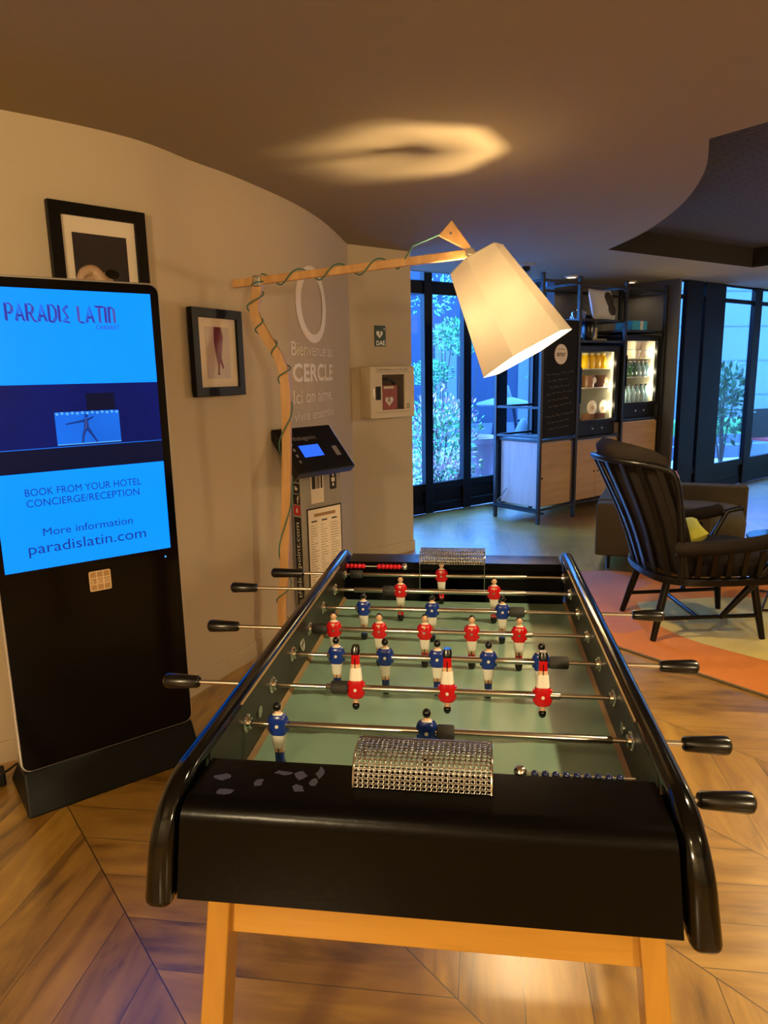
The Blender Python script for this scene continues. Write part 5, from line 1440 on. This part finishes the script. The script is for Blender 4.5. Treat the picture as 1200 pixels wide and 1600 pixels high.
# low wire table at the right edge of the rug
t = thing('side_table', (1.90, 3.28, 0.0118), 'low round side table with teal top on a black wire base by the armchair', 'side table', 20)
X = ROOT[t.name]
b = MB(X); b.lathe([(0.0, 0.385), (0.215, 0.385), (0.22, 0.392), (0.215, 0.400), (0.0, 0.400)], n=44); b.build('table_top', M['glass_top'], t, smooth=40)
b = MB(X); sq = [(-0.24, -0.12, 0.008), (0.0, -0.22, 0.008), (0.20, 0.0, 0.008), (0.0, 0.20, 0.008)]
b.path(sq, 0.007, 8, closed=True)
for p, q in zip(sq, [(-0.10, -0.10, 0.386), (0.10, -0.10, 0.386), (0.10, 0.10, 0.386), (-0.10, 0.10, 0.386)]): b.cyl(p, q, 0.006, n=8)
b.build('wire_base', M['metal_black'], t, smooth=50)

# ------------------------------------------------------------------ outside: terrace, planting, neighbouring building
b = MB(); b.add([(-14, -6, -0.03), (30, -6, -0.03), (30, 34, -0.03), (-14, 34, -0.03)], [(0, 1, 2, 3)]); struct(b.build('terrace', M['terrace']))
def leaves(b, c, rad, n, size, seed, mset=(0,), shell=0.55, up=0.2):
    q = random.Random(seed); c = Vector(c)
    for _ in range(n):
        while True:
            p = Vector((q.uniform(-1, 1), q.uniform(-1, 1), q.uniform(-1, 1)))
            if shell * q.random() < p.length <= 1: break
        lump = 0.82 + 0.18 * math.sin(p.x * 5 + seed) * math.cos(p.z * 6 + p.y * 4)
        w = c + Vector((p.x * rad[0], p.y * rad[1], p.z * rad[2])) * lump
        d = (p + Vector((q.uniform(-.8, .8), q.uniform(-.8, .8), q.uniform(-.5, .8) + up))).normalized(); s = d.orthogonal().normalized(); s.rotate(Matrix.Rotation(q.uniform(0, 6.28), 3, d))
        l = size * q.uniform(0.6, 1.25); wd = l * 0.20
        b.add([w, w + d * l * 0.5 + s * wd, w + d * l, w + d * l * 0.5 - s * wd], [(0, 1, 2, 3)], q.choice(mset) if p.z < 0.45 else q.choice(mset + mset[-1:]))
    return b
def stems(b, c, h, n, spread, seed):
    q = random.Random(seed)
    for _ in range(n):
        a = q.uniform(0, 6.28); e = Vector((c[0] + math.cos(a) * spread * q.random(), c[1] + math.sin(a) * spread * q.random(), c[2] + h * q.uniform(0.7, 1)))
        b.path([Vector(c), Vector(c).lerp(e, 0.5) + Vector((q.uniform(-.04, .04), q.uniform(-.04, .04), 0)), e], [0.014, 0.010, 0.005], 6)
    return b
def bush(label, c, rad, n, size, seed, mats, trunk=True, name='shrub', cat='shrub', parts_shell=0.5):
    t = thing(name, (c[0], c[1], -0.03), label, cat)
    b = leaves(MB(), c, rad, n, size, seed, tuple(range(len(mats))), parts_shell); b.build('foliage', mats, t, fix=False)
    if trunk: b = stems(MB(), (c[0], c[1], -0.03), c[2] + 0.03 + rad[2] * 0.6, 7, rad[0] * 0.8, seed); b.build('stem', M['stem'], t, smooth=60)
    return t
bush('tall leafy shrub with pale pink tips growing right outside the window', (-0.42, 7.05, 0.60), (0.62, 0.50, 0.70), 2600, 0.065, 1, [M['leaf'], M['leaf'], M['leaf_pale']])
bush('low pale shrub in front of the leafy shrub under the window', (-0.30, 6.58, 0.26), (0.42, 0.16, 0.30), 1000, 0.055, 2, [M['leaf'], M['leaf_pale']])
bush('small rounded dark shrub behind the pink-tipped shrub', (-0.55, 8.3, 1.40), (0.34, 0.35, 0.20), 1300, 0.045, 3, [M['leaf_dark'], M['leaf']])
bush('spreading tree crown seen high through the left window', (-0.20, 9.6, 1.92), (0.50, 0.5, 0.30), 1300, 0.065, 4, [M['leaf'], M['leaf_dark']], name='tree', cat='tree')
bush('thin wispy tree top seen highest through the left window', (-0.62, 10.6, 2.62), (0.55, 0.5, 0.34), 260, 0.075, 5, [M['leaf'], M['leaf']], name='tree', cat='tree', parts_shell=0.1)
bush('round clipped shrub behind the shelving outside the window', (1.15, 9.4, 1.35), (0.40, 0.40, 0.30), 1500, 0.045, 6, [M['leaf_dark'], M['leaf']])
bush('bare twiggy bush outside the right-hand glass door', (3.50, 9.40, 0.95), (0.36, 0.33, 0.62), 620, 0.12, 7, [M['leaf_dark'], M['leaf_dark']], parts_shell=0.1)
# planter
t = thing('planter', (0.03, 7.98, -0.03), 'large pale tapering stone planter outside the window', 'planter')
X = ROOT[t.name]
b = MB(X); b.lathe([(0.0, 0.0), (0.23, 0.0), (0.30, 0.56), (0.33, 0.57), (0.335, 0.63), (0.29, 0.63), (0.28, 0.56), (0.0, 0.56)], n=40); b.build('pot', M['terracotta'], t, smooth=35)
b = MB(X); b.lathe([(0.0, 0.565), (0.27, 0.565), (0.20, 0.60), (0.0, 0.61)], n=30); b.build('soil', M['stem'], t, smooth=40)
# round garden table
t = thing('garden_table', (0.42, 8.65, -0.03), 'round pale garden table on dark legs outside the middle window', 'garden table')
X = ROOT[t.name]
b = MB(X); b.lathe([(0.0, 0.99), (0.36, 0.99), (0.38, 1.01), (0.36, 1.03), (0.10, 1.10), (0.06, 1.24), (0.0, 1.30)], n=40); b.build('table_top', M['facade'], t, smooth=35)
for i in range(3):
    a = R(20 + 120 * i); b = MB(X); b.cyl((math.cos(a) * 0.12, math.sin(a) * 0.12, 1.0), (math.cos(a) * 0.30, math.sin(a) * 0.30, 0.0), 0.028, 0.022, 10); b.build('leg', M['facade_dark'], t, smooth=40)
t = thing('garden_figure', (0.62, 7.65, -0.03), 'small pale stone ornament beside the planter outside the window', 'garden ornament')
b = MB(ROOT[t.name]); b.lathe([(0.0, 0.0), (0.10, 0.0), (0.075, 0.12), (0.04, 0.30), (0.075, 0.42), (0.12, 0.60), (0.10, 0.74), (0.04, 0.86), (0.0, 0.88)], n=22); b.build('ornament', M['facade'], t, smooth=50)
# facade across the garden
t = thing('building', (-1.0, 12.6, -0.03), 'pale panelled building across the garden behind the left window', 'building', 15)
X = ROOT[t.name]
b = MB(X); b.box((-6, 0, 0), (2.9, 0.4, 2.9)); b.build('wall', M['facade_dark'], t); b = MB(X); b.box((-6, -0.05, 2.9), (2.9, 0.4, 3.5)); b.build('upper_wall', M['facade_dark'], t)
for x in (-0.95, 0.25, 1.9):
    b = MB(X); b.box((x, -0.04, 0.5), (x + 0.42, -0.0, 2.35)); w = b.build('window', M['facade'], t)
b = MB(X); b.box((-6, -0.06, 0.0), (2.9, 0.0, 0.45)); b.build('plinth', M['outwall'], t)
t = thing('building', (2.8, 12.2, -0.03), 'pale building with horizontal panel joints behind the shelving and doors', 'building', 20)
X = ROOT[t.name]
b = MB(X); b.box((-0.8, 0, 0), (9.5, 0.4, 3.7)); b.build('wall', M['facade'], t)
b = MB(X)
for k in range(6): b.box((-0.8, -0.012, 0.62 * k + 0.3), (9.5, 0.0, 0.62 * k + 0.318))
b.build('panel_joint', M['outwall'], t)
t = thing('garden_bed', (4.2, 11.2, -0.03), 'raised strip of bright lawn behind a low grey wall outside the doors', 'lawn', 20)
X = ROOT[t.name]
b = MB(X); b.box((-2.0, 0.0, 0.0), (6.5, 0.12, 0.34)); b.box((-2.0, -0.30, 0.0), (6.5, 0.0, 0.20)); b.build('low_wall', M['outwall'], t)
b = MB(X); b.box((-2.0, 0.12, 0.0), (6.5, 0.9, 0.55)); b.build('lawn', M['lawn'], t)
# dark chair outside, mostly beyond the right edge
t = thing('terrace_chair', (4.16, 9.35, -0.03), 'dark chair with a red seat pad on the terrace at the right edge', 'chair', 25)
X = ROOT[t.name]
b = MB(X); b.box((-0.22, -0.22, 0.42), (0.22, 0.22, 0.45)); b.build('seat', M['sign_red'], t, bevel=0.01)
b = MB(X); b.box((-0.22, 0.18, 0.45), (0.22, 0.22, 0.86)); b.build('backrest', M['metal_black'], t, bevel=0.012)
for sx in (-1, 1):
    for sy in (-1, 1):
        b = MB(X); b.cyl((sx * 0.19, sy * 0.19, 0.43), (sx * 0.22, sy * 0.22, 0.0), 0.014, n=10); b.build('leg', M['metal_black'], t, smooth=40)
